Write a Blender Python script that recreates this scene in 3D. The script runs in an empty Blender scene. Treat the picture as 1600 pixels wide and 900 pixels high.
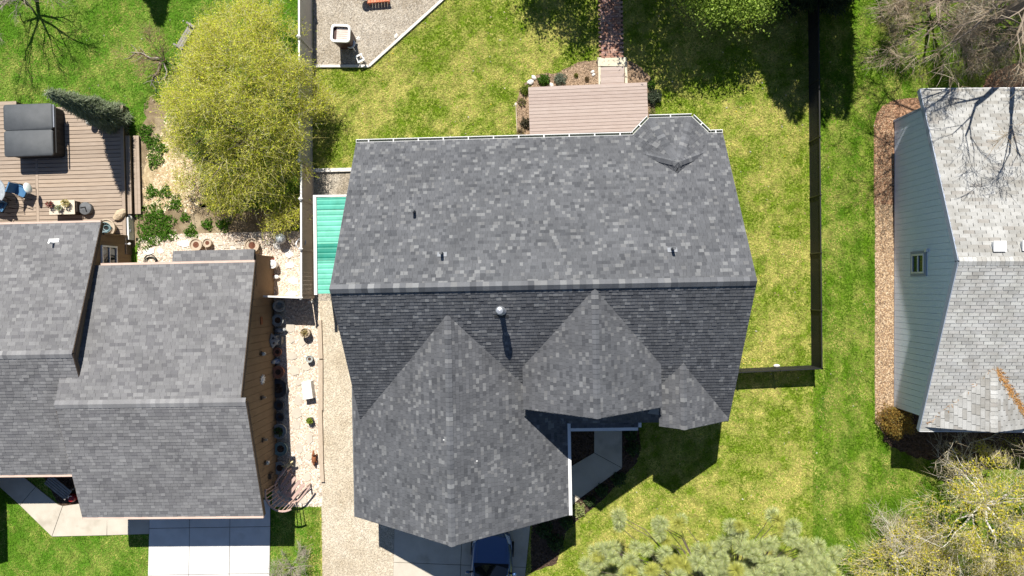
import bpy, math, random
import numpy as np
from mathutils import Matrix, Vector

scene = bpy.context.scene
random.seed(7)
RNG = np.random.default_rng(7)
R_ = math.radians

# ------------------------------------------------------------------ camera
CAM_H, FOC = 31.0, 1100.0              # metres above the lawn, focal length in pixels of a 1600 px wide frame
NADIR = (840.0, 446.0)                 # where the plumb line meets the frame
def camera_rotation():
    t = Vector(((NADIR[0]-800)/FOC, (450-NADIR[1])/FOC, -1)).normalized()
    b = math.atan((NADIR[0]-800)/FOC)
    ry = Matrix.Rotation(b, 3, 'Y')
    v = ry @ t
    a = math.atan2(v.y, -v.z)
    rx = Matrix.Rotation(a, 3, 'X')
    if abs((rx @ v).y) > 1e-5:
        rx = Matrix.Rotation(-a, 3, 'X')
    return rx @ ry
CAM_R = camera_rotation()
cam_data = bpy.data.cameras.new('camera')
cam_data.sensor_width = 36.0
cam_data.lens = FOC/1600*36.0
cam_data.clip_end = 500
cam_data.clip_start = 0.5
cam = bpy.data.objects.new('camera', cam_data)
scene.collection.objects.link(cam)
cam.matrix_world = Matrix.Translation((0, 0, CAM_H)) @ CAM_R.to_4x4()
scene.camera = cam

# ------------------------------------------------------------------ light
SHX, SHY = 0.105, -0.775                # ground offset of a shadow for each metre of height
sun_dir = Vector((-SHX, -SHY, 1)).normalized()
world = bpy.data.worlds.new('World'); scene.world = world
world.use_nodes = True
wn = world.node_tree
for n in list(wn.nodes): wn.nodes.remove(n)
sky = wn.nodes.new('ShaderNodeTexSky'); sky.sky_type = 'NISHITA'; sky.sun_disc = False
sky.sun_elevation = math.asin(sun_dir.z)
sky.altitude = 2800; sky.dust_density = 0.4; sky.air_density = 0.85
sky.sun_rotation = math.atan2(sun_dir.x, sun_dir.y)
bg = wn.nodes.new('ShaderNodeBackground'); bg.inputs['Strength'].default_value = 0.082
wo = wn.nodes.new('ShaderNodeOutputWorld')
wn.links.new(sky.outputs[0], bg.inputs[0]); wn.links.new(bg.outputs[0], wo.inputs[0])
sl = bpy.data.lights.new('sun', 'SUN'); sl.energy = 5.0; sl.angle = R_(0.5); sl.color = (1.0, 0.955, 0.88)
sun = bpy.data.objects.new('sun', sl); scene.collection.objects.link(sun)
sun.rotation_euler = sun_dir.to_track_quat('Z', 'Y').to_euler()
sun.location = (0, 0, 40)
vs = scene.view_settings
vs.view_transform = 'Standard'; vs.look = 'None'; vs.exposure = 0.60; vs.gamma = 1.0
vs.use_curve_mapping = False
scene.cycles.max_bounces = 6; scene.cycles.diffuse_bounces = 2; scene.cycles.glossy_bounces = 2
scene.render.resolution_x, scene.render.resolution_y = 1024, 576

# ------------------------------------------------------------------ helpers
COL = scene.collection
def at(px, py, z=0.0):
    """the place at height z that stands at this spot of the photograph"""
    d = CAM_R @ Vector(((px-800)/FOC, (450-py)/FOC, -1))
    k = (CAM_H-z)/-d.z
    return Vector((d.x*k, d.y*k, z))

MATS = {}
def mat(name, c1, c2=None, scale=6.0, detail=4.0, rough=0.85, bump=0.0, bscale=80.0, attr=False,
        metal=0.0, spec=0.25, lo=0.35, hi=0.65, c3=None, scale3=1.0, lo3=0.45, hi3=0.65, fine=0.15, fscale=45.0,
        stretch=None, transl=0.0, coat=0.0, cell=None, cellamt=0.5, alpha=None):
    m = bpy.data.materials.new(name); m.use_nodes = True
    nt = m.node_tree; N = nt.nodes; L = nt.links
    for n in list(N): N.remove(n)
    out = N.new('ShaderNodeOutputMaterial'); p = N.new('ShaderNodeBsdfPrincipled')
    p.inputs['Roughness'].default_value = rough; p.inputs['Metallic'].default_value = metal
    p.inputs['Specular IOR Level'].default_value = spec
    p.inputs['Coat Weight'].default_value = coat
    geo = N.new('ShaderNodeNewGeometry'); pos = geo.outputs['Position']
    if stretch:
        mp = N.new('ShaderNodeMapping'); mp.inputs['Scale'].default_value = stretch
        L.new(pos, mp.inputs['Vector']); pos = mp.outputs[0]
    def noise(sc, det=4.0):
        n = N.new('ShaderNodeTexNoise'); n.inputs['Scale'].default_value = sc; n.inputs['Detail'].default_value = det
        n.inputs['Roughness'].default_value = 0.6
        L.new(pos, n.inputs['Vector']); return n.outputs['Fac']
    def remap(f, a, b, x=0.0, y=1.0):
        r = N.new('ShaderNodeMapRange'); r.inputs['From Min'].default_value = a; r.inputs['From Max'].default_value = b
        r.inputs['To Min'].default_value = x; r.inputs['To Max'].default_value = y
        L.new(f, r.inputs['Value']); return r.outputs[0]
    def mix(f, a, b, mode='MIX'):
        x = N.new('ShaderNodeMix'); x.data_type = 'RGBA'; x.blend_type = mode
        if f is None: x.inputs['Factor'].default_value = 1.0
        else: L.new(f, x.inputs['Factor'])
        for s, i in ((a, 6), (b, 7)):
            if isinstance(s, tuple): x.inputs[i].default_value = (*s[:3], 1)
            else: L.new(s, x.inputs[i])
        return x.outputs[2]
    if attr:
        an = N.new('ShaderNodeAttribute'); an.attribute_name = 'Col'
        col = an.outputs['Color']
        if c2 is not None: col = mix(remap(noise(scale, detail), lo, hi), col, mix(None, col, c2, 'MULTIPLY'))
        if not isinstance(c1, tuple): pass
        else: col = mix(None, col, c1, 'MULTIPLY')
    else:
        col = c1
        if c2 is not None: col = mix(remap(noise(scale, detail), lo, hi), c1, c2)
        if c3 is not None: col = mix(remap(noise(scale3, 3.0), lo3, hi3), col, c3)
    height = None
    if cell:
        v = N.new('ShaderNodeTexVoronoi'); v.inputs['Scale'].default_value = cell
        L.new(pos, v.inputs['Vector'])
        sx = N.new('ShaderNodeSeparateColor'); L.new(v.outputs['Color'], sx.inputs[0])
        k = remap(sx.outputs[0], 0, 1, 1-cellamt, 1+cellamt)
        cc = N.new('ShaderNodeCombineColor')
        for i in range(3): L.new(k, cc.inputs[i])
        col = mix(None, col, cc.outputs[0], 'MULTIPLY')
        height = remap(v.outputs['Distance'], 0, 0.6, 1, 0)
    if fine:
        k = remap(noise(fscale, 3.0), 0.3, 0.7, 1-fine, 1+fine)
        cc = N.new('ShaderNodeCombineColor')
        for i in range(3): L.new(k, cc.inputs[i])
        col = mix(None, col, cc.outputs[0], 'MULTIPLY')
    if isinstance(col, tuple): p.inputs['Base Color'].default_value = (*col[:3], 1)
    else: L.new(col, p.inputs['Base Color'])
    if bump:
        bn = N.new('ShaderNodeBump'); bn.inputs['Strength'].default_value = bump; bn.inputs['Distance'].default_value = 0.02
        L.new(height if height is not None else noise(bscale, 3.0), bn.inputs['Height'])
        L.new(bn.outputs[0], p.inputs['Normal'])
    sh = p.outputs[0]
    if transl:
        t = N.new('ShaderNodeBsdfTranslucent')
        if isinstance(col, tuple): t.inputs[0].default_value = (*col[:3], 1)
        else: L.new(col, t.inputs[0])
        ms = N.new('ShaderNodeMixShader'); ms.inputs[0].default_value = transl
        L.new(sh, ms.inputs[1]); L.new(t.outputs[0], ms.inputs[2]); sh = ms.outputs[0]
    L.new(sh, out.inputs[0])
    MATS[name] = m
    return m

def fast_mesh(name, V, F, col=None, smooth=False):
    """V (n,3), F (m,k) all faces with k corners; col one colour per face"""
    V = np.asarray(V, dtype=np.float32); F = np.asarray(F, dtype=np.int32)
    me = bpy.data.meshes.new(name)
    me.vertices.add(len(V)); me.vertices.foreach_set('co', V.ravel())
    m, k = F.shape
    me.loops.add(m*k); me.loops.foreach_set('vertex_index', F.ravel())
    me.polygons.add(m)
    me.polygons.foreach_set('loop_start', np.arange(0, m*k, k, dtype=np.int32))
    if smooth: me.polygons.foreach_set('use_smooth', np.ones(m, dtype=bool))
    me.update(calc_edges=True)
    if col is not None:
        a = me.color_attributes.new('Col', 'FLOAT_COLOR', 'CORNER')
        c = np.ones((m, k, 4), dtype=np.float32); c[:, :, :3] = np.asarray(col, dtype=np.float32)[:, None, :]
        a.data.foreach_set('color', c.ravel())
    return me

def link(name, me, material=None, parent=None, loc=None):
    o = bpy.data.objects.new(name, me); COL.objects.link(o)
    if material is not None and me is not None and not me.materials:
        me.materials.append(MATS[material] if isinstance(material, str) else material)
    if parent is not None: o.parent = parent
    if loc is not None: o.location = loc
    return o

class MB:
    def __init__(s): s.v = []; s.f = []; s.c = []
    def add(s, verts, faces, col=None):
        b = len(s.v); s.v.extend([tuple(q) for q in verts])
        for f in faces: s.f.append([b+i for i in f]); s.c.append(col)
        return s
    def box(s, x0, x1, y0, y1, z0, z1, col=None):
        return s.add([(x0,y0,z0),(x1,y0,z0),(x1,y1,z0),(x0,y1,z0),(x0,y0,z1),(x1,y0,z1),(x1,y1,z1),(x0,y1,z1)],
                     [(3,2,1,0),(4,5,6,7),(0,1,5,4),(1,2,6,5),(2,3,7,6),(3,0,4,7)], col)
    def beam(s, p0, p1, w, h, up=(0,0,1), col=None):
        p0 = Vector(p0); p1 = Vector(p1); d = (p1-p0).normalized(); up = Vector(up)
        side = d.cross(up)
        if side.length < 1e-4: side = d.cross(Vector((1,0,0)))
        side.normalize(); u = side.cross(d).normalized()
        a = side*(w/2); b = u*(h/2)
        vs_ = [p0-a-b, p0+a-b, p0+a+b, p0-a+b, p1-a-b, p1+a-b, p1+a+b, p1-a+b]
        return s.add(vs_, [(0,1,2,3),(7,6,5,4),(0,4,5,1),(1,5,6,2),(2,6,7,3),(3,7,4,0)], col)
    def prism(s, poly, z0, z1, col=None):
        n = len(poly)
        a = sum(poly[i][0]*poly[(i+1)%n][1]-poly[(i+1)%n][0]*poly[i][1] for i in range(n))
        if a < 0: poly = poly[::-1]
        vs_ = [(x, y, z0) for x, y in poly]+[(x, y, z1) for x, y in poly]
        fs = [tuple(range(n-1, -1, -1)), tuple(range(n, 2*n))]
        fs += [(i, (i+1)%n, n+(i+1)%n, n+i) for i in range(n)]
        return s.add(vs_, fs, col)
    def extrude(s, poly, vec, col=None):
        """closed 3D polygon pushed along vec"""
        n = len(poly); vec = Vector(vec)
        vs_ = [Vector(q) for q in poly]+[Vector(q)+vec for q in poly]
        return s.add(vs_, [tuple(range(n-1,-1,-1)), tuple(range(n,2*n))]+[(i,(i+1)%n,n+(i+1)%n,n+i) for i in range(n)], col)
    def tube(s, pts, rad, n=6, col=None, cap=True):
        pts = [Vector(q) for q in pts]; m = len(pts)
        if not hasattr(rad, '__len__'): rad = [rad]*m
        rings = []
        for i, q in enumerate(pts):
            d = (pts[min(i+1,m-1)]-pts[max(i-1,0)])
            if d.length < 1e-9: d = Vector((0,0,1))
            d.normalize()
            a = d.cross(Vector((0,0,1)) if abs(d.z) < 0.9 else Vector((1,0,0))).normalized(); b = d.cross(a)
            rings.append([q+(a*math.cos(2*math.pi*k/n)+b*math.sin(2*math.pi*k/n))*rad[i] for k in range(n)])
        vs_ = [v for r in rings for v in r]; fs = []
        for i in range(m-1):
            for k in range(n):
                fs.append((i*n+k, i*n+(k+1)%n, (i+1)*n+(k+1)%n, (i+1)*n+k))
        if cap: fs += [tuple(range(n-1,-1,-1)), tuple((m-1)*n+k for k in range(n))]
        return s.add(vs_, fs, col)
    def lathe(s, prof, n=20, c=(0,0,0), col=None, sx=1.0, sy=1.0):
        """profile of (radius, height) turned round z"""
        vs_ = []; fs = []
        for r, z in prof:
            for k in range(n):
                a = 2*math.pi*k/n
                vs_.append((c[0]+sx*r*math.cos(a), c[1]+sy*r*math.sin(a), c[2]+z))
        for i in range(len(prof)-1):
            for k in range(n):
                fs.append((i*n+k, i*n+(k+1)%n, (i+1)*n+(k+1)%n, (i+1)*n+k))
        fs.append(tuple(range(n-1,-1,-1))); fs.append(tuple((len(prof)-1)*n+k for k in range(n)))
        return s.add(vs_, fs, col)
    def ball(s, c, r, n=12, m=8, sx=1, sy=1, sz=1, col=None):
        prof = [(max(1e-4, r*math.sin(math.pi*i/m)), -sz*r*math.cos(math.pi*i/m)) for i in range(m+1)]
        return s.lathe(prof, n, c, col, sx, sy)
    def build(s, name, material, parent=None, loc=None, smooth=False, shift=None):
        V = s.v
        if shift is not None: V = [(x-shift[0], y-shift[1], z-shift[2]) for x, y, z in V]
        me = bpy.data.meshes.new(name); me.from_pydata(V, [], s.f)
        if any(c is not None for c in s.c):
            a = me.color_attributes.new('Col', 'FLOAT_COLOR', 'CORNER'); buf = []
            for f, c in zip(s.f, s.c): buf.extend(([*c[:3], 1.0] if c is not None else [1,1,1,1])*len(f))
            a.data.foreach_set('color', buf)
        if smooth:
            me.polygons.foreach_set('use_smooth', [True]*len(me.polygons))
            try: me.set_sharp_from_angle(angle=R_(40))
            except Exception: pass
        me.update()
        return link(name, me, material, parent, loc)

def tag(o, label=None, cat=None, group=None, kind=None):
    if label: o['label'] = label
    if cat: o['category'] = cat
    if group: o['group'] = group
    if kind: o['kind'] = kind
    return o
def thing(name, label, cat, loc=(0,0,0), rz=0.0, group=None):
    o = bpy.data.objects.new(name, None); COL.objects.link(o)
    o.empty_display_size = 0.2
    o.location = loc; o.rotation_euler = (0, 0, rz)
    return tag(o, label, cat, group)
def sheet(name, pts, z, material, thick=0.0, label=None):
    """flat piece of ground; pts are (x, y) in metres"""
    mb = MB(); n = len(pts)
    a = sum(pts[i][0]*pts[(i+1)%n][1]-pts[(i+1)%n][0]*pts[i][1] for i in range(n))
    if a < 0: pts = pts[::-1]
    if thick: mb.prism(pts, z-thick, z)
    else: mb.add([(x, y, z) for x, y in pts], [tuple(range(n))])
    return tag(mb.build(name, material), kind='structure')
def gpoly(pix, z=0.0):
    return [tuple(at(x, y, z)[:2]) for x, y in pix]
def inpoly(P, poly):
    x, y = P[:, 0], P[:, 1]; r = np.zeros(len(P), bool); n = len(poly); j = n-1
    for i in range(n):
        xi, yi = poly[i]; xj, yj = poly[j]
        c = ((yi > y) != (yj > y)) & (x < (xj-xi)*(y-yi)/(yj-yi+1e-12)+xi)
        r ^= c; j = i
    return r
def wobble(pts, n=4, amp=0.05, seed=1):
    """break a polygon's edges up into an uneven outline"""
    rr = random.Random(seed); out = []
    for i, p in enumerate(pts):
        q = pts[(i+1) % len(pts)]
        for k in range(n):
            t = k/n; a = 0 if k == 0 else amp
            out.append((p[0]+(q[0]-p[0])*t+rr.uniform(-a, a), p[1]+(q[1]-p[1])*t+rr.uniform(-a, a)))
    return out
# ------------------------------------------------------------------ materials
mat('lawn_main', (0.14,0.22,0.014), (0.40,0.37,0.105), scale=2.6, detail=10, lo=0.38, hi=0.66, c3=(0.11,0.19,0.014), scale3=1.3, lo3=0.52, hi3=0.70, fine=0.35, fscale=16, bump=0.6, bscale=30, rough=0.95, spec=0.05)
mat('lawn_right', (0.105,0.195,0.011), (0.28,0.30,0.07), scale=1.2, detail=7, lo=0.42, hi=0.72, c3=(0.06,0.14,0.008), scale3=0.8, fine=0.35, fscale=16, bump=0.6, bscale=30, rough=0.95, spec=0.05, stretch=(1.6,0.6,1))
mat('lawn_left', (0.085,0.19,0.016), (0.28,0.32,0.07), scale=1.2, detail=7, lo=0.45, hi=0.75, c3=(0.055,0.15,0.006), scale3=0.6, fine=0.35, fscale=16, bump=0.6, bscale=30, rough=0.95, spec=0.05)
for nm, g in (('blade_main',(1,1,1)),('blade_right',(1,1,1)),('blade_left',(1,1,1))):
    mat(nm, g, attr=True, rough=0.9, spec=0.05, fine=0.2, fscale=3, transl=0.25)
mat('dirt', (0.17,0.125,0.075), (0.27,0.21,0.13), scale=3, detail=6, c3=(0.36,0.29,0.19), scale3=0.9, lo3=0.5, hi3=0.7, fine=0.3, fscale=25, bump=0.7, bscale=30, rough=0.97, spec=0.05)
mat('straw', (0.52,0.42,0.26), (0.34,0.25,0.14), scale=6, detail=6, fine=0.3, fscale=25, rough=0.95, spec=0.05)
mat('gravel_tan', (0.50,0.43,0.325), (0.57,0.50,0.395), scale=2, detail=5, c3=(0.44,0.37,0.27), scale3=0.7, cell=26, cellamt=0.30, bump=0.8, fine=0.15, rough=0.95, spec=0.1)
mat('gravel_grey', (0.34,0.295,0.235), (0.43,0.385,0.315), scale=1.6, detail=6, c3=(0.28,0.235,0.175), scale3=0.5, cell=24, cellamt=0.38, bump=0.8, fine=0.18, rough=0.95, spec=0.1)
mat('pea_gravel', (0.54,0.44,0.34), (0.64,0.555,0.46), scale=5, detail=5, cell=17, cellamt=0.5, bump=0.8, fine=0.2, rough=0.95, spec=0.1)
mat('pebble', (1,1,1), attr=True, rough=0.85, spec=0.2, fine=0.15)
mat('mulch_red', (0.20,0.105,0.06), (0.31,0.19,0.12), scale=9, detail=6, cell=16, cellamt=0.5, bump=1.0, fine=0.3, rough=0.97, spec=0.05)
mat('mulch_tan', (0.20,0.135,0.085), (0.28,0.20,0.135), scale=9, detail=6, cell=18, cellamt=0.45, bump=1.0, fine=0.3, rough=0.97, spec=0.05)
mat('mulch_dark', (0.055,0.035,0.025), (0.10,0.07,0.05), scale=9, detail=6, cell=18, cellamt=0.5, bump=1.0, fine=0.3, rough=0.97, spec=0.05)
mat('chip', (1,1,1), attr=True, rough=0.95, spec=0.05, fine=0.2)
mat('concrete', (0.56,0.51,0.425), (0.49,0.44,0.36), scale=1.4, detail=8, c3=(0.43,0.385,0.31), scale3=0.9, lo3=0.56, hi3=0.70, fine=0.07, fscale=60, bump=0.15, rough=0.9, spec=0.15)
mat('concrete_white', (0.70,0.69,0.66), (0.60,0.59,0.56), scale=1.1, detail=8, c3=(0.52,0.51,0.475), scale3=0.7, lo3=0.58, hi3=0.72, fine=0.05, fscale=50, rough=0.9, spec=0.15)
mat('concrete_cream', (0.66,0.60,0.46), (0.58,0.51,0.385), scale=3, detail=5, fine=0.1, rough=0.9, spec=0.1)
mat('joint', (0.12,0.10,0.08), (0.08,0.07,0.055), scale=6, rough=0.95)
mat('flagstone', (0.56,0.50,0.41), (0.48,0.43,0.36), scale=3, detail=6, fine=0.12, bump=0.3, rough=0.9, spec=0.1)
mat('flagstone_white', (0.80,0.77,0.72), (0.68,0.64,0.57), scale=4, detail=6, fine=0.1, bump=0.3, rough=0.9, spec=0.1)
mat('brick', (1,1,1), attr=True, fine=0.2, fscale=30, rough=0.92, spec=0.1)
mat('edging_white', (0.72,0.69,0.64), (0.60,0.56,0.50), scale=3, fine=0.1, rough=0.85)
mat('timber', (0.42,0.335,0.25), (0.50,0.415,0.32), scale=5, detail=6, fine=0.2, fscale=30, stretch=(8,1,1), rough=0.95, spec=0.1)
mat('shingle', (1.60,1.60,1.62), attr=True, fine=0.16, fscale=55, rough=0.95, spec=0.12, bump=0.25, bscale=120, c2=(0.84,0.84,0.84), scale=0.8, detail=6, lo=0.40, hi=0.64)
mat('shingle_old', (1.12,1.13,1.13), attr=True, fine=0.14, fscale=40, rough=0.95, spec=0.12, bump=0.2, bscale=120, c2=(0.80,0.79,0.77), scale=1.6, detail=7, lo=0.42, hi=0.62)
mat('roof_deck', (0.035,0.036,0.038), (0.05,0.05,0.052), scale=5, rough=0.95)
mat('white_paint', (0.80,0.80,0.78), (0.74,0.74,0.72), scale=2, fine=0.04, rough=0.5, spec=0.4)
mat('white_vinyl', (0.80,0.785,0.75), (0.72,0.70,0.66), scale=2.5, fine=0.05, rough=0.45, spec=0.4)
mat('tan_vinyl', (0.60,0.475,0.365), (0.55,0.43,0.325), scale=2, fine=0.06, rough=0.55, spec=0.35)
mat('grey_vinyl', (0.50,0.46,0.41), (0.45,0.41,0.36), scale=2, fine=0.06, rough=0.55, spec=0.35)
mat('gutter_inside', (0.22,0.25,0.17), (0.30,0.32,0.24), scale=3, fine=0.15, rough=0.8)
mat('pink_trim', (0.62,0.47,0.39), (0.55,0.41,0.33), scale=2, fine=0.06, rough=0.6, spec=0.3)
mat('brown_trim', (0.085,0.06,0.042), (0.11,0.08,0.056), scale=3, fine=0.1, rough=0.8)
mat('tan_siding', (0.235,0.165,0.10), (0.205,0.142,0.085), scale=1.3, detail=5, fine=0.1, fscale=25, rough=0.85, spec=0.15)
mat('blue_siding', (0.74,0.83,0.95), (0.705,0.80,0.925), scale=1.0, detail=5, fine=0.05, fscale=25, rough=0.8, spec=0.2)
mat('blue_trim', (0.34,0.38,0.46), (0.31,0.35,0.43), scale=2, fine=0.05, rough=0.7)
mat('house_siding', (0.36,0.37,0.37), (0.32,0.33,0.33), scale=1.5, fine=0.06, rough=0.8)
mat('glass', (0.012,0.02,0.022), rough=0.06, spec=0.6, fine=0)
mat('glass_clear', (0.30,0.33,0.35), (0.42,0.45,0.46), scale=9, rough=0.12, spec=0.6, fine=0.2)
mat('deck_pink', (1,1,1), attr=True, c2=(0.90,0.88,0.86), scale=2.2, detail=5, fine=0.08, fscale=30, rough=0.85, spec=0.15, stretch=(1,6,1))
mat('deck_brown', (1,1,1), attr=True, c2=(0.88,0.86,0.84), scale=2.2, detail=5, fine=0.1, fscale=30, rough=0.85, spec=0.15, stretch=(1,6,1))
mat('black_metal', (0.014,0.014,0.014), rough=0.5, spec=0.4, fine=0)
mat('flash_grey', (0.20,0.21,0.23), (0.26,0.27,0.29), scale=8, rough=0.6, fine=0.1)
mat('galvanised', (0.55,0.57,0.60), (0.42,0.44,0.47), scale=8, rough=0.35, metal=0.6, fine=0.1)
mat('green_poly', (1,1,1), attr=True, c2=(0.74,0.80,0.76), scale=2.2, detail=7, rough=0.5, spec=0.4, fine=0.06)
mat('spa_cover', (0.062,0.068,0.073), (0.075,0.081,0.087), scale=3, rough=0.6, spec=0.35, fine=0.08)
mat('spa_side', (0.012,0.012,0.014), (0.02,0.02,0.022), scale=3, rough=0.6)
mat('blue_cushion', (0.055,0.15,0.29), (0.075,0.185,0.33), scale=4, rough=0.9, fine=0.08)
mat('white_fabric', (0.74,0.78,0.74), (0.55,0.70,0.66), scale=9, lo=0.5, hi=0.6, rough=0.9, fine=0.05)
mat('wicker', (0.05,0.036,0.028), (0.085,0.062,0.048), scale=25, rough=0.8, fine=0.3)
mat('stone_top', (0.66,0.58,0.46), (0.58,0.50,0.39), scale=4, rough=0.8, fine=0.08)
mat('dark_grey', (0.10,0.105,0.11), (0.15,0.155,0.16), scale=6, rough=0.7, fine=0.15)
mat('pot_beige', (0.50,0.41,0.31), (0.42,0.34,0.25), scale=6, rough=0.75, fine=0.1)
mat('pot_terracotta', (0.33,0.13,0.075), (0.40,0.19,0.12), scale=6, rough=0.85, fine=0.1)
mat('pot_dark', (0.045,0.048,0.055), (0.07,0.072,0.078), scale=6, rough=0.6, fine=0.1)
mat('pot_grey', (0.30,0.32,0.31), (0.38,0.39,0.37), scale=6, rough=0.7, fine=0.1)
mat('pot_teal', (0.16,0.25,0.24), (0.22,0.31,0.29), scale=6, rough=0.45, fine=0.1)
mat('soil', (0.06,0.035,0.022), (0.10,0.06,0.04), scale=20, rough=0.98, fine=0.3, bump=0.6)
mat('soil_red', (0.13,0.05,0.03), (0.18,0.08,0.05), scale=20, rough=0.98, fine=0.3, bump=0.6)
mat('rock', (0.58,0.46,0.31), (0.42,0.33,0.23), scale=5, detail=6, rough=0.9, fine=0.2, bump=0.4)
mat('rock_white', (0.78,0.75,0.70), (0.62,0.58,0.52), scale=8, rough=0.9, fine=0.15, bump=0.3)
mat('rust', (0.30,0.115,0.05), (0.20,0.075,0.035), scale=9, rough=0.85, fine=0.2)
mat('old_wood', (0.30,0.285,0.265), (0.22,0.205,0.19), scale=4, detail=6, rough=0.92, fine=0.2, fscale=25)
mat('pale_slat', (0.66,0.56,0.50), (0.58,0.48,0.42), scale=5, rough=0.8, fine=0.1)
mat('pink_wood', (0.50,0.36,0.31), (0.42,0.30,0.255), scale=5, detail=6, rough=0.85, fine=0.15)
mat('red_paint', (0.30,0.012,0.014), rough=0.35, spec=0.5, fine=0.05)
mat('plastic_brown', (0.055,0.026,0.02), (0.075,0.036,0.028), scale=5, rough=0.5, fine=0.1)
mat('plastic_white', (0.80,0.79,0.76), (0.72,0.70,0.66), scale=4, rough=0.45, spec=0.4, fine=0.04)
mat('plastic_orange', (0.58,0.17,0.075), (0.66,0.25,0.14), scale=7, rough=0.6, fine=0.1)
mat('statue', (0.27,0.28,0.28), (0.38,0.39,0.385), scale=12, rough=0.9, fine=0.2)
mat('blue_glaze', (0.09,0.16,0.33), (0.20,0.28,0.42), scale=8, rough=0.4, fine=0.1)
mat('yellow_paint', (0.55,0.46,0.24), (0.62,0.55,0.36), scale=8, rough=0.8, fine=0.15)
mat('car_paint', (0.026,0.075,0.19), rough=0.28, spec=0.5, metal=0.35, coat=1.0, fine=0.0)
mat('car_glass', (0.006,0.009,0.011), rough=0.04, spec=0.7, fine=0)
mat('car_trim', (0.010,0.010,0.011), rough=0.5, fine=0)
mat('tyre', (0.018,0.018,0.018), rough=0.9, fine=0.1)
mat('chrome', (0.62,0.63,0.64), rough=0.18, metal=0.9, fine=0)
mat('lamp_lens', (0.55,0.57,0.58), rough=0.1, spec=0.6, fine=0)
mat('leaf', (1,1,1), attr=True, rough=0.7, spec=0.2, fine=0.0, transl=0.52)
mat('needle_soft', (1.3,1.3,1.28), attr=True, rough=0.6, spec=0.2, fine=0.0, transl=0.4)
mat('needle', (1,1,1), attr=True, rough=0.6, spec=0.25, fine=0.0, transl=0.12)
mat('twig', (1,1,1), attr=True, rough=0.9, spec=0.1, fine=0.0)
mat('bark', (0.16,0.125,0.095), (0.24,0.20,0.165), scale=9, detail=6, rough=0.95, fine=0.25, fscale=30, stretch=(3,3,0.6))
mat('bark_grey', (0.30,0.265,0.225), (0.40,0.36,0.31), scale=9, detail=6, rough=0.95, fine=0.25, fscale=30, stretch=(3,3,0.6))
mat('bark_tan', (0.20,0.155,0.115), (0.30,0.245,0.19), scale=9, detail=6, rough=0.95, fine=0.25, fscale=30, stretch=(3,3,0.6))
mat('bark_white', (0.72,0.69,0.63), (0.50,0.46,0.41), scale=7, lo=0.52, hi=0.66, detail=6, rough=0.85, fine=0.15, fscale=30)
mat('hose', (1,1,1), attr=True, rough=0.5, fine=0.05)
# ------------------------------------------------------------------ the ground
sheet('lawn', [(-120,-120),(11.95,-120),(11.95,120),(-120,120)], 0.0, 'lawn_main')
sheet('neighbour_lawn', [(11.95,-120),(120,-120),(120,120),(11.95,120)], 0.0, 'lawn_right')
LEFT_A = gpoly([(-900,-900),(478,-900),(478,420),(-900,420)])
LEFT_B = gpoly([(-900,735),(500,735),(500,1400),(-900,1400)])
sheet('garden_lawn', LEFT_A, 0.004, 'lawn_left')
sheet('front_lawn', LEFT_B, 0.004, 'lawn_left')
NOGRASS = []
def ground(name, pix, z, material, block=True, thick=0.0, wob=None):
    p = gpoly(pix)
    if wob: p = wobble(p, 5, wob, len(pix)*7+int(pix[0][0]))
    if block: NOGRASS.append(p)
    return sheet(name, p, z, material, thick)
gravel_strip = ground('gravel_path', [(498,455),(620,455),(620,868),(614,1000),(505,1000),(502,760)], 0.010, 'gravel_tan')
side_yard = ground('side_yard_gravel', [(215,372),(255,366),(500,360),(500,470),(504,792),(425,792),(425,480),(395,440),(215,440)], 0.012, 'pea_gravel')
gravel_pad = ground('gravel_pad', [(489,-60),(754,-60),(692,0),(577,104),(489,104)], 0.010, 'gravel_grey')
small_pad = ground('gravel_corner', [(489,268),(600,266),(600,470),(489,470)], 0.014, 'gravel_grey')
deck_bed = ground('deck_bed', [(941,92),(915,95),(890,104),(870,114),(848,115),(826,124),(812,140),(806,160),(808,190),(806,225),(1022,225),(1022,190),(1026,150),(1018,125),(1000,104),(980,95)], 0.010, 'mulch_tan', wob=0.05)
mulch_strip = ground('mulch_strip', [(1367,660),(1366,200),(1369,180),(1378,166),(1392,158),(1415,154),(1600,148),(1600,100),(1540,120),(1700,90),(1700,700),(1400,700)], 0.010, 'mulch_tan', wob=0.03)
leaf_bed = ground('leaf_bed', [(1365,320),(1365,196),(1369,180),(1378,166),(1392,158),(1415,154),(1440,152),(1440,320)], 0.015, 'mulch_red', block=False)
back_leaf_bed = ground('back_leaf_bed', [(1540,122),(1560,108),(1590,98),(1680,92),(1680,160),(1530,160)], 0.016, 'mulch_red', wob=0.05)
dark_bed = ground('shrub_bed', [(1378,640),(1700,640),(1700,712),(1560,716),(1480,720),(1430,716),(1402,702),(1380,690)], 0.016, 'mulch_dark', wob=0.06)
entry_bed = ground('entry_bed', [(870,655),(985,655),(998,668),(1002,700),(996,722),(936,786),(912,806),(885,830),(870,880),(830,895),(830,800),(860,790)], 0.010, 'mulch_dark', wob=0.03)
front_bed = ground('front_bed', [(55,720),(190,720),(190,800),(92,789)], 0.012, 'mulch_dark')
dirt_patch = ground('dirt_patch', [(218,215),(236,150),(262,168),(262,215),(300,255),(318,300),(330,330),(440,330),(450,366),(250,372),(222,390),(206,385),(206,330),(214,330)], 0.008, 'dirt', block=False, wob=0.22)
back_patch = ground('straw_patch', [(226,270),(232,240),(255,222),(264,180),(278,190),(285,235),(312,275),(318,310),(300,330),(268,318),(250,340),(228,320)], 0.014, 'straw', block=False, wob=0.18)
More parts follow.
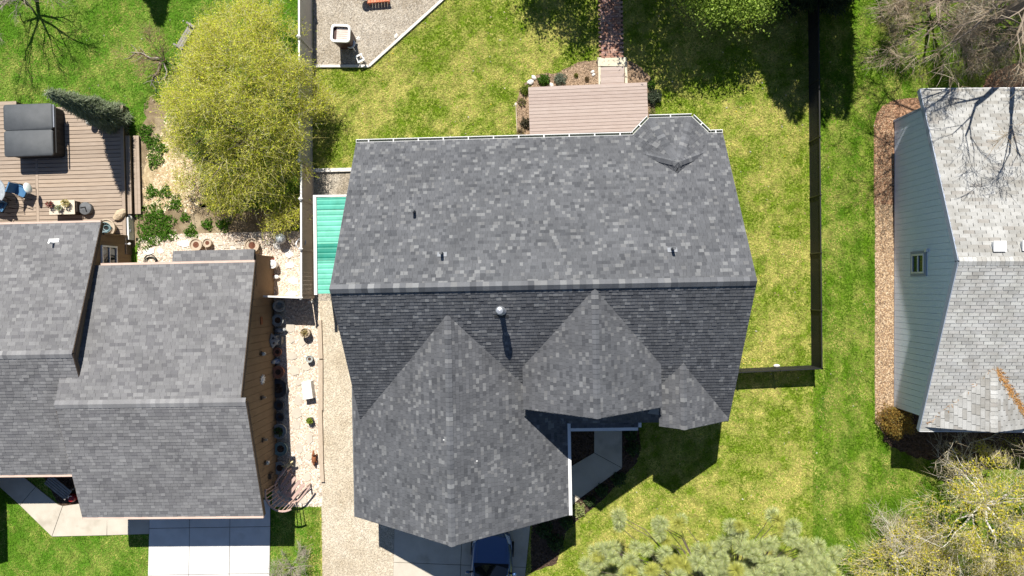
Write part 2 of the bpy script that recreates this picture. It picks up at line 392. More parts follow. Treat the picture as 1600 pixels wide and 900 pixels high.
# white edging round the gravel pad
def kerb(name, a, b, w, h, material, label=None, parent=None):
    mb = MB(); mb.beam((*a, h/2), (*b, h/2), w, h)
    return mb.build(name, material, parent)
for a, b in (((489,104),(577,104)), ((577,104),(692,0)), ((692,0),(754,-60))):
    kerb('edging', at(*a)[:2], at(*b)[:2], 0.11, 0.10, 'edging_white', parent=gravel_pad)
kerb('edging', at(489,267)[:2], at(570,265)[:2], 0.16, 0.12, 'edging_white', parent=small_pad)
kerb('edging', at(808,206)[:2], at(806,160)[:2], 0.03, 0.06, 'pot_beige', parent=deck_bed)

# slabs laid with open joints; each is one cast piece
def slabs(parent_name, polys, material, z, base_mat='joint', gap=0.012):
    allp = [p for q in polys for p in gpoly(q)]
    xs = [p[0] for p in allp]; ys = [p[1] for p in allp]
    first = None
    base = MB()
    for q in polys:
        g = gpoly(q); NOGRASS.append(g)
        base.prism(g, 0.002, z-0.02)
    root = tag(base.build(parent_name, base_mat), kind='structure')
    for q in polys:
        g = gpoly(q); cx = sum(p[0] for p in g)/len(g); cy = sum(p[1] for p in g)/len(g)
        n = len(g); poly = []
        for i in range(n):
            a = Vector(g[i-1]); b = Vector(g[i]); c = Vector(g[(i+1) % n])
            d1 = (a-b).normalized(); d2 = (c-b).normalized(); k = d1+d2
            s = abs(d1.x*d2.y-d1.y*d2.x)
            if s < 0.1: poly.append((b.x+(cx-b.x)*0.01, b.y+(cy-b.y)*0.01))
            else:
                v = k*(gap/s)
                cr = (b.x-a.x)*(c.y-b.y)-(b.y-a.y)*(c.x-b.x)
                poly.append((b.x+v.x, b.y+v.y))
        MB().prism(poly, 0.0, z).build('slab', material, root)
    return root
slabs('driveway', [[(617,790),(724,790),(720,882),(615,878)], [(615,878),(720,882),(717,980),(612,980)],
                   [(724,790),(832,790),(822,886),(720,882)], [(720,882),(822,886),(812,980),(717,980)]], 'concrete', 0.05)
slabs('entry_walk', [[(928,630),(972,630),(972,731),(928,707)], [(928,707),(972,731),(905,779),(868,756),(868,742)],
                     [(868,756),(905,779),(880,802),(832,800),(832,760)]], 'concrete', 0.06)
slabs('neighbour_driveway', [[(234,780),(297,780),(297,824),(234,825)], [(297,780),(360,780),(360,823),(297,824)], [(360,780),(423,780),(423,822),(360,823)],
      [(234,825),(297,824),(296,897),(232,898)], [(297,824),(360,823),(359,896),(296,897)], [(360,823),(423,822),(422,895),(359,896)],
      [(232,898),(296,897),(294,990),(230,990)], [(296,897),(359,896),(357,990),(294,990)], [(359,896),(422,895),(420,990),(357,990)]], 'concrete_white', 0.06)
slabs('neighbour_walk', [[(-60,700),(20,730),(57,760),(32,789),(-60,706)], [(57,760),(92,789),(99,790),(82,838),(32,789)],
      [(99,790),(128,786),(190,786),(168,808),(168,836),(82,838)], [(168,808),(234,806),(234,834),(168,836)]], 'concrete', 0.05)

# brick path with each brick laid in running bond
brick_path = ground('brick_path', [(937,-60),(971,-60),(974,92),(939,92)], 0.012, 'joint')
p0 = at(956, 91); p1 = at(953.5, -50)
d = (p1-p0).normalized(); s = Vector((d.y, -d.x, 0)); Lb = (p1-p0).length
tones = [(0.36,0.20,0.145),(0.42,0.26,0.20),(0.30,0.16,0.115),(0.46,0.31,0.245),(0.38,0.235,0.20)]
bm_cache = []
for c in tones:
    m = MB(); m.box(-0.092,0.092,-0.044,0.044,0,0.05, c); o = m.build('brick','brick'); bm_cache.append(o.data); bpy.data.objects.remove(o)
row = 0; y = 0.05
while y < Lb:
    x = -0.47 + (0.0 if row % 2 else 0.1)
    while x < 0.46:
        q = p0 + d*y + s*x
        o = link('brick', random.choice(bm_cache), None, brick_path, (q.x, q.y, 0.008+random.uniform(0,0.006)))
        o.rotation_euler[2] = math.atan2(s.y, s.x)+random.uniform(-0.02,0.02)
        x += 0.198
    y += 0.098; row += 1

# flagstones set into the side yard gravel
def flag(px, py, w, h, material='flagstone', n=6, parent=side_yard, z=0.035):
    rr = random.Random(int(px*31+py)); c = at(px, py)
    pts = []
    for k in range(n):
        a = 2*math.pi*(k+0.5)/n+rr.uniform(-0.2,0.2); r = rr.uniform(0.85,1.12)
        ca, sa = math.cos(a), math.sin(a)
        kk = 1/max(abs(ca), abs(sa))**0.6
        pts.append((c.x+ca*w/71*r*kk, c.y+sa*h/71*r*kk))
    MB().prism(pts, 0.0, z+rr.uniform(0,0.012)).build('flagstone', material, parent)
for q in [(453,511,15,17),(456,530,9,14),(473,531,10,22),(457,556,16,14),(460,578,17,18),(478,573,14,13),(467,597,12,10),(466,626,13,16),
          (464,645,16,18),(463,664,14,17),(484,684,11,20),(468,700,12,16),(484,714,10,12),(462,728,12,10),(480,745,13,14),(456,770,12,16),(474,782,14,12),(497,608,1,1)]:
    if q[2] > 5: flag(*q)
for q in [(453,414,16,12),(458,439,17,13),(456,459,20,8),(452,396,14,14),(433,384,12,12)]: flag(*q, material='flagstone_white')
for q in [(233,393,18,11),(251,392,12,10),(288,381,24,11)]: flag(*q, material='flagstone_white')
for i in range(9):
    c = at(345+i*9.2, 380.5+(i%2)*5); MB().box(c.x-0.12,c.x+0.12,c.y-0.07,c.y+0.07,0,0.045).build('paver','flagstone',side_yard)
# ------------------------------------------------------------------ roofs
GREY = [(0.051,0.053,0.057),(0.063,0.065,0.069),(0.072,0.074,0.078),(0.068,0.070,0.074),(0.079,0.081,0.085),(0.116,0.118,0.119),(0.098,0.099,0.100)]
GREY_W = [2,3,5,5,3,1.5,1.3]
MID = [(0.090,0.089,0.091),(0.102,0.101,0.102),(0.113,0.112,0.112),(0.120,0.119,0.119),(0.132,0.131,0.130),(0.142,0.141,0.139)]
MID_W = [2,3,4,3,2,1.0]
PALE = [(0.36,0.355,0.34),(0.40,0.395,0.375),(0.43,0.425,0.40),(0.39,0.38,0.36),(0.33,0.32,0.30)]
PALE_W = [3,4,3,3,1]
PALE_B = [(0.31,0.305,0.29),(0.34,0.335,0.32),(0.28,0.27,0.25),(0.36,0.355,0.34),(0.265,0.25,0.23)]  # sunnier slopes darkened in the colour to even out the light, plus brownish staining
def shingle_rows(A, B, C, D, exp=0.143, wmin=0.09, wmax=0.21, pal=GREY, wts=GREY_W, t=0.018, seed=1, fixed=None, streak=0.0):
    """tabs of one roof slope: A, B the eave ends, C, D the top ends; each tab has a thick lower edge and lies over the course below"""
    A, B, C, D = map(Vector, (A, B, C, D)); rr = random.Random(seed)
    e1 = (B-A).normalized(); up = (D-A); n = e1.cross(up).normalized()
    if n.z < 0: n = -n
    e2 = n.cross(e1).normalized()
    if e2.dot(up) < 0: e2 = -e2
    L = (D-A).dot(e2)
    def lim(v):
        k = v/L; a = A.lerp(D, k); b = B.lerp(C, k); return (a-A).dot(e1), (b-A).dot(e1)
    tabs = []; row = 0; v0 = -0.02
    while v0 < L-0.01:
        v1 = min(v0+exp+0.025, L); l0, r0 = lim(max(v0,0)); l1, r1 = lim(v1)
        lo, hi = min(l0,l1), max(r0,r1)
        u = lo-rr.uniform(0, wmax)
        if fixed: u = lo-fixed+(row % 2)*fixed/2+rr.uniform(-0.02,0.02)
        while u < hi:
            w = (fixed+rr.uniform(-0.006,0.006)) if fixed else rr.uniform(wmin, wmax)
            ua, ub = u, u+w-(0.020 if fixed else 0.005)
            u += w
            x0, x1 = max(ua,l0), min(ub,r0); y0, y1 = max(ua,l1), min(ub,r1)
            if x1-x0 < 0.01 and y1-y0 < 0.01: continue
            x1 = max(x0, x1); y1 = max(y0, y1)
            hb = t+rr.uniform(-0.002,0.004)+(0.005 if (not fixed and rr.random() < 0.45) else 0)
            c = rr.choices(pal, wts)[0]; j = rr.uniform(0.93,1.07); c = tuple(q*j for q in c)
            P = lambda uu, vv, h: A+e1*uu+e2*vv+n*h
            dv = rr.uniform(-0.004,0.004)
            vs_ = [P(x0,v0+dv,hb), P(x1,v0+dv,hb), P(y1,v1,0.003), P(y0,v1,0.003), P(x0,v0+dv,0.001), P(x1,v0+dv,0.001)]
            tabs.append((vs_, [(0,1,2,3),(4,5,1,0),(4,0,3),(5,2,1)], c))
        v0 += exp; row += 1
    return tabs
def cap_row(P0, P1, s1, s2, exp=0.15, w=0.15, pal=GREY, wts=GREY_W, seed=3, h=0.042):
    """caps folded over a ridge from P0 to P1; s1, s2 point down the two slopes"""
    P0, P1 = Vector(P0), Vector(P1); d = (P1-P0); L = d.length; d.normalize(); rr = random.Random(seed)
    s1 = Vector(s1).normalized(); s2 = Vector(s2).normalized(); up = -(s1+s2)
    up = up.normalized() if up.length > 1e-3 else Vector((0,0,1))
    if up.z < 0: up = Vector((0,0,1))
    out = []; k = 0.0
    while k < L-0.02:
        a = P0+d*k; b = P0+d*min(k+exp+0.03, L); ha = h+rr.uniform(0,0.006); hb = h-0.016
        c = rr.choices(pal, wts)[0]; jj = rr.uniform(1.08,1.32); c = tuple(q*jj for q in c)
        vs_ = [a+up*ha+s1*w, a+up*(ha+0.012), a+up*ha+s2*w, b+up*hb+s1*w, b+up*(hb+0.012), b+up*hb+s2*w,
               a+s1*w-up*0.005, a+s2*w-up*0.005, b+s1*w-up*0.005, b+s2*w-up*0.005]
        out.append((vs_, [(0,3,4,1),(1,4,5,2),(6,0,1,2,7),(6,8,3,0),(7,2,5,9)], c))
        k += exp
    return out
def put_tabs(roof, tabs, indiv, material, name='shingle', stuff_label=None):
    """the tabs that show largest become pieces of their own, the rest one joined part"""
    for vs_, fs, c in tabs[:indiv]:
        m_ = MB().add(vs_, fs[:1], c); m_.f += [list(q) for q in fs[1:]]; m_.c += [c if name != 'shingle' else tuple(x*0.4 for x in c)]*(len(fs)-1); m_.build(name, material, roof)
    if len(tabs) > indiv:
        mb = MB()
        for vs_, fs, c in tabs[indiv:]:
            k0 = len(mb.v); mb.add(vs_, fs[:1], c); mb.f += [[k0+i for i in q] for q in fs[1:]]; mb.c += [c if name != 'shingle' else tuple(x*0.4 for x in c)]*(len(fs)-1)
        tag(mb.build(name+'s', material, roof), kind='stuff')
def slab_roof(mb, A, B, C, D, th=0.16):
    A, B, C, D = map(Vector, (A, B, C, D))
    d = Vector((0,0,-th)); p = [A,B,C,D]
    if (C-D).length < 1e-3: p = [A,B,C]
    n = len(p)
    mb.add(p+[q+d for q in p], [tuple(range(n)), tuple(range(2*n-1,n-1,-1))]+[(i,n+i,n+(i+1)%n,(i+1)%n) for i in range(n)])
def gutter(parent, pts, outs, material='white_paint', w=0.12, h=0.11, hang=0.0, inside='gutter_inside', name='gutter'):
    mb = MB(); ins = MB()
    for (a, b), o in zip(zip(pts[:-1], pts[1:]), outs):
        a = Vector(a); b = Vector(b); o = Vector(o).normalized()
        mb.beam(a+o*w, b+o*w, 0.022, h)
        mb.beam(a+o*0.012, b+o*0.012, 0.012, h-0.02)
        zc = -(h/2-0.01) if hang else (h/2-0.008)
        ins.beam(a+o*(w/2)+Vector((0,0,zc)), b+o*(w/2)+Vector((0,0,zc)), w-0.02, 0.012)
    for p_, o in ((pts[0], outs[0]), (pts[-1], outs[-1])):
        p_ = Vector(p_); o = Vector(o).normalized(); mb.beam(p_, p_+o*w, 0.012, h-0.004)
    g = mb.build(name, material, parent)
    ins.build('trough', inside, g)
    if hang:
        for (a, b), o in zip(zip(pts[:-1], pts[1:]), outs):
            a = Vector(a); b = Vector(b); o = Vector(o).normalized(); L = (b-a).length; n = max(1, int(L/hang))
            for i in range(n):
                q = a.lerp(b, (i+0.5)/n); MB().beam(q+Vector((0,0,h/2-0.01)), q+o*w+Vector((0,0,h/2-0.01)), 0.045, 0.012).build('hanger', material, g)
    return g
def window(parent, c, axis_u, w, h, out, frame='white_paint', trim=None, mull=True, slide=False):
    """window centred at c on a wall with horizontal direction axis_u and outward direction out"""
    c = Vector(c); u = Vector(axis_u).normalized(); o = Vector(out).normalized(); z = Vector((0,0,1))
    mb = MB()
    for sgn in (-1,1):
        mb.beam(c+u*sgn*(w/2)-z*(h/2+0.03)+o*0.03, c+u*sgn*(w/2)+z*(h/2+0.03)+o*0.03, 0.07, 0.08, up=o)
        mb.beam(c+z*sgn*(h/2)-u*(w/2-0.036)+o*0.03, c+z*sgn*(h/2)+u*(w/2-0.036)+o*0.03, 0.07, 0.076, up=o)
    if mull:
        if slide: mb.beam(c-z*(h/2-0.03)+o*0.03, c+z*(h/2-0.03)+o*0.03, 0.05, 0.07, up=o)
        else: mb.beam(c-u*(w/2-0.03)+o*0.03, c+u*(w/2-0.03)+o*0.03, 0.05, 0.07, up=o)
    win = mb.build('window', frame, parent)
    g = MB(); g.beam(c-u*(w/2-0.03)+o*0.012, c+u*(w/2-0.03)+o*0.012, 0.02, h-0.06, up=z)
    g.build('pane', 'glass', win)
    if trim:
        t = MB()
        for sgn in (-1,1):
            t.beam(c+u*sgn*(w/2+0.09)-z*(h/2+0.15)+o*0.015, c+u*sgn*(w/2+0.09)+z*(h/2+0.15)+o*0.015, 0.11, 0.05, up=o)
            t.beam(c+z*sgn*(h/2+0.095)-u*(w/2+0.033)+o*0.015, c+z*sgn*(h/2+0.095)+u*(w/2+0.033)+o*0.015, 0.11, 0.046, up=o)
        t.build('frame', trim, win)
    return win

# ------------------------------------------------------------------ the charcoal house in the middle
house = thing('house', 'charcoal shingled house with crossing gables in the middle of the lots', 'house', (0,0,0), R_(1.1))
RZ, EB, EF, VB, VF, UL, UR, VR = 7.0, 3.0, 3.07, 5.86, -5.46, -7.15, 7.38, 0.01
GL, GR, GC, GZ, GE, GV = -7.47, 1.07, -3.2, 6.3, 3.0, -9.14
CL, CR, CC, CZ, CE, CV = -0.59, 4.47, 1.95, 6.9, 4.85, -4.58
SL_, SR_, SC, SZ, SE, SV = 4.52, 7.29, 5.31, 4.85, 3.22, -5.42
deckmb = MB(); planes = []
back = [(UR,VB,EB),(UL,VB,EB),(UL,VR,RZ),(UR,VR,RZ)]
front = [(UL,VF,EF),(UR,VF,EF),(UR,VR,RZ),(UL,VR,RZ)]
gl = [(GL,-3.8,GE),(GL,GV,GE),(GC,GV,GZ),(GC,-0.9,GZ)]
gr = [(GR,GV,GE),(GR,-4.4,GE),(GC,-0.9,GZ),(GC,GV,GZ)]
cl = [(CL,-2.3,CE),(CL,CV,CE),(CC,CV,CZ),(CC,-0.12,CZ)]
cr = [(CR,CV,CE),(CR,-2.3,CE),(CC,-0.12,CZ),(CC,CV,CZ)]
sz_left = SZ-(SC-SL_)*(SZ-SE)/(SR_-SC)
sl_p = [(SL_,-3.0,sz_left),(SL_,SV,sz_left),(SC,SV,SZ),(SC,-2.6,SZ)]
sr_p = [(SR_,SV,SE),(SR_,-5.0,SE),(SC,-2.6,SZ),(SC,SV,SZ)]
main_planes = [back, front, gl, gr, cl, cr, sl_p, sr_p]
OC, OA, OZ = (5.36,4.52), 2.0, 4.34
octp = []
for k in range(4):
    a = R_(22.5+45*k); r = OA/math.cos(R_(22.5)); octp.append((OC[0]+r*math.cos(a), OC[1]+r*math.sin(a), EB))
octa = octp+[(OC[0],OC[1]-3.3,EB)]
for k in range(5): main_planes.append([octa[k], octa[(k+1)%5], (OC[0],OC[1],OZ), (OC[0],OC[1],OZ)])
for p in main_planes: slab_roof(deckmb, *p)
roof = deckmb.build('roof', 'roof_deck', house)
tabs_back = shingle_rows(*back, seed=11)
tabs_rest = []
for i, p in enumerate(main_planes[1:]): tabs_rest += shingle_rows(*p, seed=20+i, t=0.021 if i == 0 else 0.018)
tabs_back.reverse()
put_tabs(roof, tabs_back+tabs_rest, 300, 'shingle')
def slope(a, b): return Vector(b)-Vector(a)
caps = cap_row((UL,VR,RZ),(UR,VR,RZ), slope((0,VR,RZ),(0,VB,EB)), slope((0,VR,RZ),(0,VF,EF)), exp=0.22, w=0.19, seed=5, h=0.075)
caps += cap_row((GC,GV-0.01,GZ),(GC,-1.0,GZ), slope((GC,0,GZ),(GL,0,GE)), slope((GC,0,GZ),(GR,0,GE)), exp=0.17, w=0.16, seed=6)
caps += cap_row((CC,CV-0.01,CZ),(CC,-0.16,CZ), slope((CC,0,CZ),(CL,0,CE)), slope((CC,0,CZ),(CR,0,CE)), exp=0.17, w=0.16, seed=7)
caps += cap_row((SC,SV-0.01,SZ),(SC,-2.95,SZ), slope((SC,0,SZ),(SL_,0,sz_left)), slope((SC,0,SZ),(SR_,0,SE)), exp=0.17, w=0.16, seed=8)
for k in range(4):
    a = Vector(octp[k]); b = Vector((OC[0],OC[1],OZ)); tdir = Vector((-(a-b).y,(a-b).x,0)).normalized()
    fall = 0.30 if k in (1,2) else 0.52
    caps += cap_row(a.lerp(b,0.02), a.lerp(b,0.97), tdir+Vector((0,0,-fall)), -tdir+Vector((0,0,-fall)), exp=0.16, w=0.17, seed=30+k, h=0.035)
vs_ = [Vector((OC[0]+0.20*math.cos(R_(45*k)), OC[1]+0.20*math.sin(R_(45*k)), OZ-0.11)) for k in range(8)]+[Vector((OC[0],OC[1],OZ+0.055))]
caps.append((vs_, [(k,(k+1)%8,8) for k in range(8)], (0.10,0.102,0.104)))
put_tabs(roof, caps, 300, 'shingle', 'ridge_cap')
# walls
w = MB()
def gable_x(mb, u0, u1, v0, v1, zr, ze, vr, o=0.2):
    mb.extrude([(u0,v0,0),(u0,v1,0),(u0,v1,ze-o),(u0,vr,zr-o),(u0,v0,ze-o)][::-1], (u1-u0,0,0))
def gable_y(mb, v0, v1, u0, u1, zr, ze, ur, o=0.2):
    mb.extrude([(u0,v0,0),(u1,v0,0),(u1,v0,ze-o),(ur,v0,zr-o),(u0,v0,ze-o)][::-1], (0,v1-v0,0))
gable_x(w, UL+0.4, UR-0.4, VF+0.45, VB-0.45, RZ, EF+0.28, VR)
gable_y(w, GV+0.45, -3.0, GL+0.45, GR-0.45, GZ, GE+0.3, GC)
gable_y(w, CV+0.4, -1.0, CL+0.4, CR-0.4, CZ, CE+0.3, CC)
gable_y(w, SV+0.35, -3.2, SC-1.3, SC+1.6, SZ, SE+0.2, SC, 0.25)
w.prism([(OC[0]+(p[0]-OC[0])*0.8, OC[1]+(p[1]-OC[1])*0.8) for p in octp], 0.0, EB-0.15)
wall = w.build('wall', 'house_siding', house)
# porch roof under the middle gable
pr = MB(); porch_pl = [(GR,-5.68,2.96),(3.86,-5.68,2.96),(3.86,-4.1,3.45),(GR,-4.1,3.45)]
slab_roof(pr, *porch_pl, th=0.12)
porch = pr.build('porch_roof', 'roof_deck', house)
put_tabs(porch, shingle_rows(*porch_pl, seed=61), 0, 'shingle')
MB().box(3.62,3.76,-5.5,-5.36,0.0,2.84).build('porch_post','white_paint',house)
# gutters
gz = EB-0.02
bl = (octp[2][0]-(octp[2][1]-VB), VB); brr = (octp[1][0]+(octp[1][1]-VB), VB)
gutter(house, [(UL,VB,gz),(bl[0],VB,gz),(octp[2][0],octp[2][1],gz),(octp[1][0],octp[1][1],gz),(brr[0],VB,gz),(UR,VB,gz)],
       [(0,1,0),(-1,1,0),(0,1,0),(1,1,0),(0,1,0)], hang=0.92, name='gutter')
gutter(house, [(GR,GV,GE-0.02),(GR,-5.35,GE-0.02)], [(1,0,0)], inside='white_paint')
gutter(house, [(GR+0.13,-5.69,2.93),(3.86,-5.69,2.93)], [(0,-1,0)], inside='white_paint')
gutter(house, [(3.87,-5.69,2.93),(3.87,-5.35,2.93)], [(1,0,0)], inside='white_paint')
gutter(house, [(GL,-3.9,GE-0.02),(GL,GV,GE-0.02)], [(-1,0,0)], material='dark_grey', w=0.05, inside='dark_grey')
# rake boards
for a, b in (((UL,VB,EB),(UL,VR,RZ)), ((UL,VR,RZ),(UL,VF,EF)), ((UR,VB,EB),(UR,VR,RZ)), ((UR,VR,RZ),(UR,VF,EF)),
             ((GL,GV,GE),(GC,GV,GZ)), ((GC,GV,GZ),(GR,GV,GE)), ((CL,CV,CE),(CC,CV,CZ)), ((CC,CV,CZ),(CR,CV,CE)), ((SC,SV,SZ),(SR_,SV,SE))):
    dz = Vector((0,0,-0.11)); MB().beam(Vector(a)+dz, Vector(b)+dz, 0.035, 0.17).build('rake_board', 'dark_grey', house)
# garage door with its own panels, front door, windows
gd = MB(); gd.box(-5.8,-0.9,GV+0.40,GV+0.44,0.06,2.25); gdo = gd.build('garage_door','white_paint',house)
for r in range(4):
    for c in range(8): MB().box(-5.72+c*0.6,-5.72+c*0.6+0.5,GV+0.385,GV+0.402,0.12+r*0.54,0.12+r*0.54+0.42).build('panel','white_vinyl',gdo)
dr = MB(); dr.box(2.0,2.95,CV+0.34,CV+0.4,0.06,2.1); dro = dr.build('door','red_paint',house); MB().ball((2.85,CV+0.31,1.05),0.035).build('handle','chrome',dro)
for vv in (-3.0, 2.8): window(house, (UL+0.4,vv,1.6), (0,1,0), 1.2, 1.2, (-1,0,0))
for vv in (-2.6, 2.6): window(house, (UR-0.4,vv,1.6), (0,1,0), 1.2, 1.2, (1,0,0))
for uu in (-4.5,-1.5): window(house, (uu,VB-0.45,1.6), (1,0,0), 1.4, 1.2, (0,1,0))
window(house, (1.8,VB-0.45,1.5), (1,0,0), 1.8, 1.9, (0,1,0), slide=True)
# roof furniture
def zback(v): return RZ-(v-VR)*(RZ-EB)/(VB-VR)
def zfront(v): return RZ-(VR-v)*(RZ-EF)/(VR-VF)
Ri = Matrix.Rotation(-R_(1.1), 3, 'Z')
def house_uv(px, py, zf):
    z = 5.5
    for _ in range(12):
        q = Ri @ at(px, py, z); z = zf(q.y)
    return q.x, q.y, z
def plumb(px, py, flash, hgt, lean=0.0):
    u, v, z = house_uv(px, py, zback)
    n = Vector((0,(RZ-EB),(VB-VR))).normalized(); e2 = Vector((0,-n.z,n.y))
    mb = MB(); c = Vector((u,v,z))+n*0.025
    mb.tube([(u,v,z-0.1),(u,v,z+hgt)], 0.055, 10)
    o = mb.build('vent_pipe', 'dark_grey', house, smooth=True)
    if flash:
        f = MB(); f.beam(c-Vector((0.17,0,0))+e2*0.06, c+Vector((0.17,0,0))+e2*0.06, 0.2, 0.012, up=n); f.build('flashing', 'flash_grey', o)
plumb(648, 331, False, 0.5); plumb(691, 396, True, 0.5); plumb(1050, 389, True, 0.5)
u, v, z = house_uv(783, 484, zfront)
fl = MB(); fl.tube([(u,v,z-0.12),(u,v,z+0.7)], 0.095, 16)
fo = fl.build('flue', 'galvanised', house, smooth=True)
fc = MB(); fc.lathe([(0.10,0.62),(0.15,0.66),(0.15,0.9),(0.11,0.97),(0.02,1.0)], 18, (u,v,z)); fc.build('cap','galvanised',fo, smooth=True)
fb = MB(); fb.lathe([(0.20,0.0),(0.13,0.12),(0.098,0.16)], 18, (u,v,z-0.02)); fb.build('collar','galvanised',fo, smooth=True)
MB().beam((u-0.25,v-0.24,zfront(v-0.24)+0.03),(u+0.25,v-0.24,zfront(v-0.24)+0.03),0.12,0.015,up=(0,-(RZ-EF),(VR-VF))).build('flashing','roof_deck',fo)
# two glints on the garage slope, put in as tiny white boxes
for px, py in ((694,687),(745,720)):
    z = 5.6
    for _ in range(10):
        q = Ri @ at(px, py, z); z = GZ-abs(q.x-GC)*(GZ-GE)/(GR-GC)
    MB().box(q.x-0.035,q.x+0.035,q.y-0.015,q.y+0.015,z+0.02,z+0.04).build('roof_glint','white_paint',house)

# ------------------------------------------------------------------ the tan neighbour on the left
lh = thing('neighbour_house', 'tan sided house with light grey shingle roof on the left', 'house', (0,0,0), R_(1.15))
AZ, AE, AR, AB, AF, AL, AU = 4.36, 2.37, -2.29, 2.99, -7.48, -27.5, -18.08
BZ, BE, BR, BB, BF, BL, BU, BU2 = 4.30, 2.63, -4.26, 1.175, -9.135, -18.85, -11.32, -11.53
lp = [[(BU2,BB,BE),(BL,BB,BE),(BL,BR,BZ),(BU2,BR,BZ)], [(BL,BF,2.8),(BU,BF,2.8),(BU,BR,BZ),(BL,BR,BZ)],
      [(AU,AB,AE),(AL,AB,AE),(AL,AR,AZ),(AU,AR,AZ)], [(AL,AF,AE),(AU,AF,AE),(AU,AR,AZ),(AL,AR,AZ)]]
WG = (-24.45, -29.6, -27.0, -10.16)   # a front wing whose shadow reaches into view
lp += [[(WG[0],WG[3],2.4),(WG[0],-5.5,2.4),(WG[2],-5.5,3.3),(WG[2],WG[3],3.3)], [(WG[1],-5.5,2.4),(WG[1],WG[3],2.4),(WG[2],WG[3],3.3),(WG[2],-5.5,3.3)]]
q0 = Matrix.Rotation(-R_(1.15),3,'Z')
cA = q0 @ at(270,393,2.15); cB = q0 @ at(397,390,2.15)
lp.append([(cB.x,cB.y,2.12),(cA.x,cA.y,2.12),(cA.x,0.5,2.38),(cB.x,0.5,2.38)])
mb = MB()
for p in lp: slab_roof(mb, *p, th=0.14)
lroof = mb.build('roof', 'roof_deck', lh)
t0 = shingle_rows(*lp[0], wmin=0.13, wmax=0.34, pal=MID, wts=MID_W, seed=101, t=0.016); t0.reverse()
rest = []
for i, p in enumerate(lp[1:]): rest += shingle_rows(*p, wmin=0.13, wmax=0.34, pal=MID, wts=MID_W, seed=110+i, t=0.016)
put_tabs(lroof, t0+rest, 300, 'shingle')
caps = cap_row((BL,BR,BZ),(BU,BR,BZ), slope((0,BR,BZ),(0,BB,BE)), slope((0,BR,BZ),(0,BF,2.8)), exp=0.19, w=0.17, pal=MID, wts=MID_W, seed=120, h=0.04)
caps += cap_row((AL,AR,AZ),(AU,AR,AZ), slope((0,AR,AZ),(0,AB,AE)), slope((0,AR,AZ),(0,AF,AE)), exp=0.19, w=0.17, pal=MID, wts=MID_W, seed=121, h=0.04)
put_tabs(lroof, caps, 300, 'shingle', 'ridge_cap')
w = MB()
gable_x(w, BL+0.3, BU-0.45, BF+0.4, BB-0.35, BZ, BE+0.12, BR, 0.2)
gable_x(w, AL, AU-0.14, AF+0.4, AB-0.4, AZ, AE+0.12, AR, 0.2)
w.box(WG[1]+0.3,WG[0]-0.3,WG[3]+0.3,-5.0,0,2.3)
w.box(cA.x+0.25,BU2-0.2,0.2,cB.y-0.2,0,2.0)
lwall = w.build('wall', 'tan_siding', lh)
def siding_x(parent, ux, v0, v1, ztop, material, width, step, z0=0.05, name='siding_board', out=1):
    """upright boards on a wall at u = ux, each its own height under the rake"""
    v = v0
    while v < v1-0.02:
        e = min(v+width, v1)
        za, zb = ztop(v+0.006), ztop(e-0.006)
        x0, x1 = (ux, ux+step) if out > 0 else (ux-step, ux)
        pts = [(x0,v+0.006,z0),(x0,e-0.006,z0),(x0,e-0.006,zb),(x0,v+0.006,za)]
        MB().extrude(pts[::-1] if out > 0 else pts[::-1], (step,0,0)).build(name, material, parent)
        v = e
def zB(v): return (BZ-abs(v-BR)*(BZ-BE)/5.43)-0.24
def zA(v): return (AZ-abs(v-AR)*(AZ-AE)/5.28)-0.24
siding_x(lwall, BU-0.45, BF+0.4, BB-0.35, zB, 'tan_siding', 0.30, 0.03)
siding_x(lwall, AU-0.14, -0.2, AB-0.4, zA, 'tan_siding', 0.30, 0.03)
# gutters and fascia
gutter(lh, [(BL+0.9,BB,BE-0.03),(BU2,BB,BE-0.03)], [(0,1,0)], material='pink_trim', w=0.09, inside='pink_trim')
gutter(lh, [(BL,BF,2.77),(BU,BF,2.77)], [(0,-1,0)], material='pink_trim', w=0.08, inside='pink_trim')
gutter(lh, [(AL,AB,AE-0.03),(AU,AB,AE-0.03)], [(0,1,0)], material='pink_trim', w=0.08, inside='pink_trim')
gutter(lh, [(-24.4,AF,AE-0.03),(BL,AF,AE-0.03)], [(0,-1,0)], material='pink_trim', w=0.08, inside='pink_trim')
for a, b in (((BU2,BB,BE),(BU2,BR,BZ)), ((BU,BR,BZ),(BU,BF,2.8)), ((AU,AB,AE),(AU,AR,AZ)), ((AU,AR,AZ),(AU,AF,AE)), ((BL,BR,BZ),(BL,BF,2.8))):
    dz = Vector((0,0,-0.10)); MB().beam(Vector(a)+dz, Vector(b)+dz, 0.04, 0.18).build('rake_board','brown_trim',lh)
window(lh, (AU-0.105,1.62,1.72), (0,1,0), 0.80, 1.0, (1,0,0))
MB().beam((AU-0.06,AB-0.45,0.0),(AU-0.06,AB-0.45,2.1),0.09,0.07).build('downspout','tan_siding',lh)
ws = MB(); ws.tube([(AU-0.12,2.2,0.5),(AU+0.07,2.2,0.5)],0.03,8); ws.ball((AU+0.09,2.2,0.5),0.06); ws.build('wall_tap','white_paint',lh)
dvp = q0 @ at(76,379,3.0); zz = AZ-(dvp.y-AR)*(AZ-AE)/5.28
vp = MB(); vp.tube([(dvp.x,dvp.y,zz-0.1),(dvp.x,dvp.y,zz+0.32)],0.045,10); vpo = vp.build('vent_pipe','white_paint',lh, smooth=True)
fm = MB(); fm.beam((dvp.x-0.22,dvp.y+0.1,zz),(dvp.x+0.22,dvp.y+0.1,zz),0.16,0.015,up=(0,0.35,1)); fm.build('flashing','white_paint',vpo)
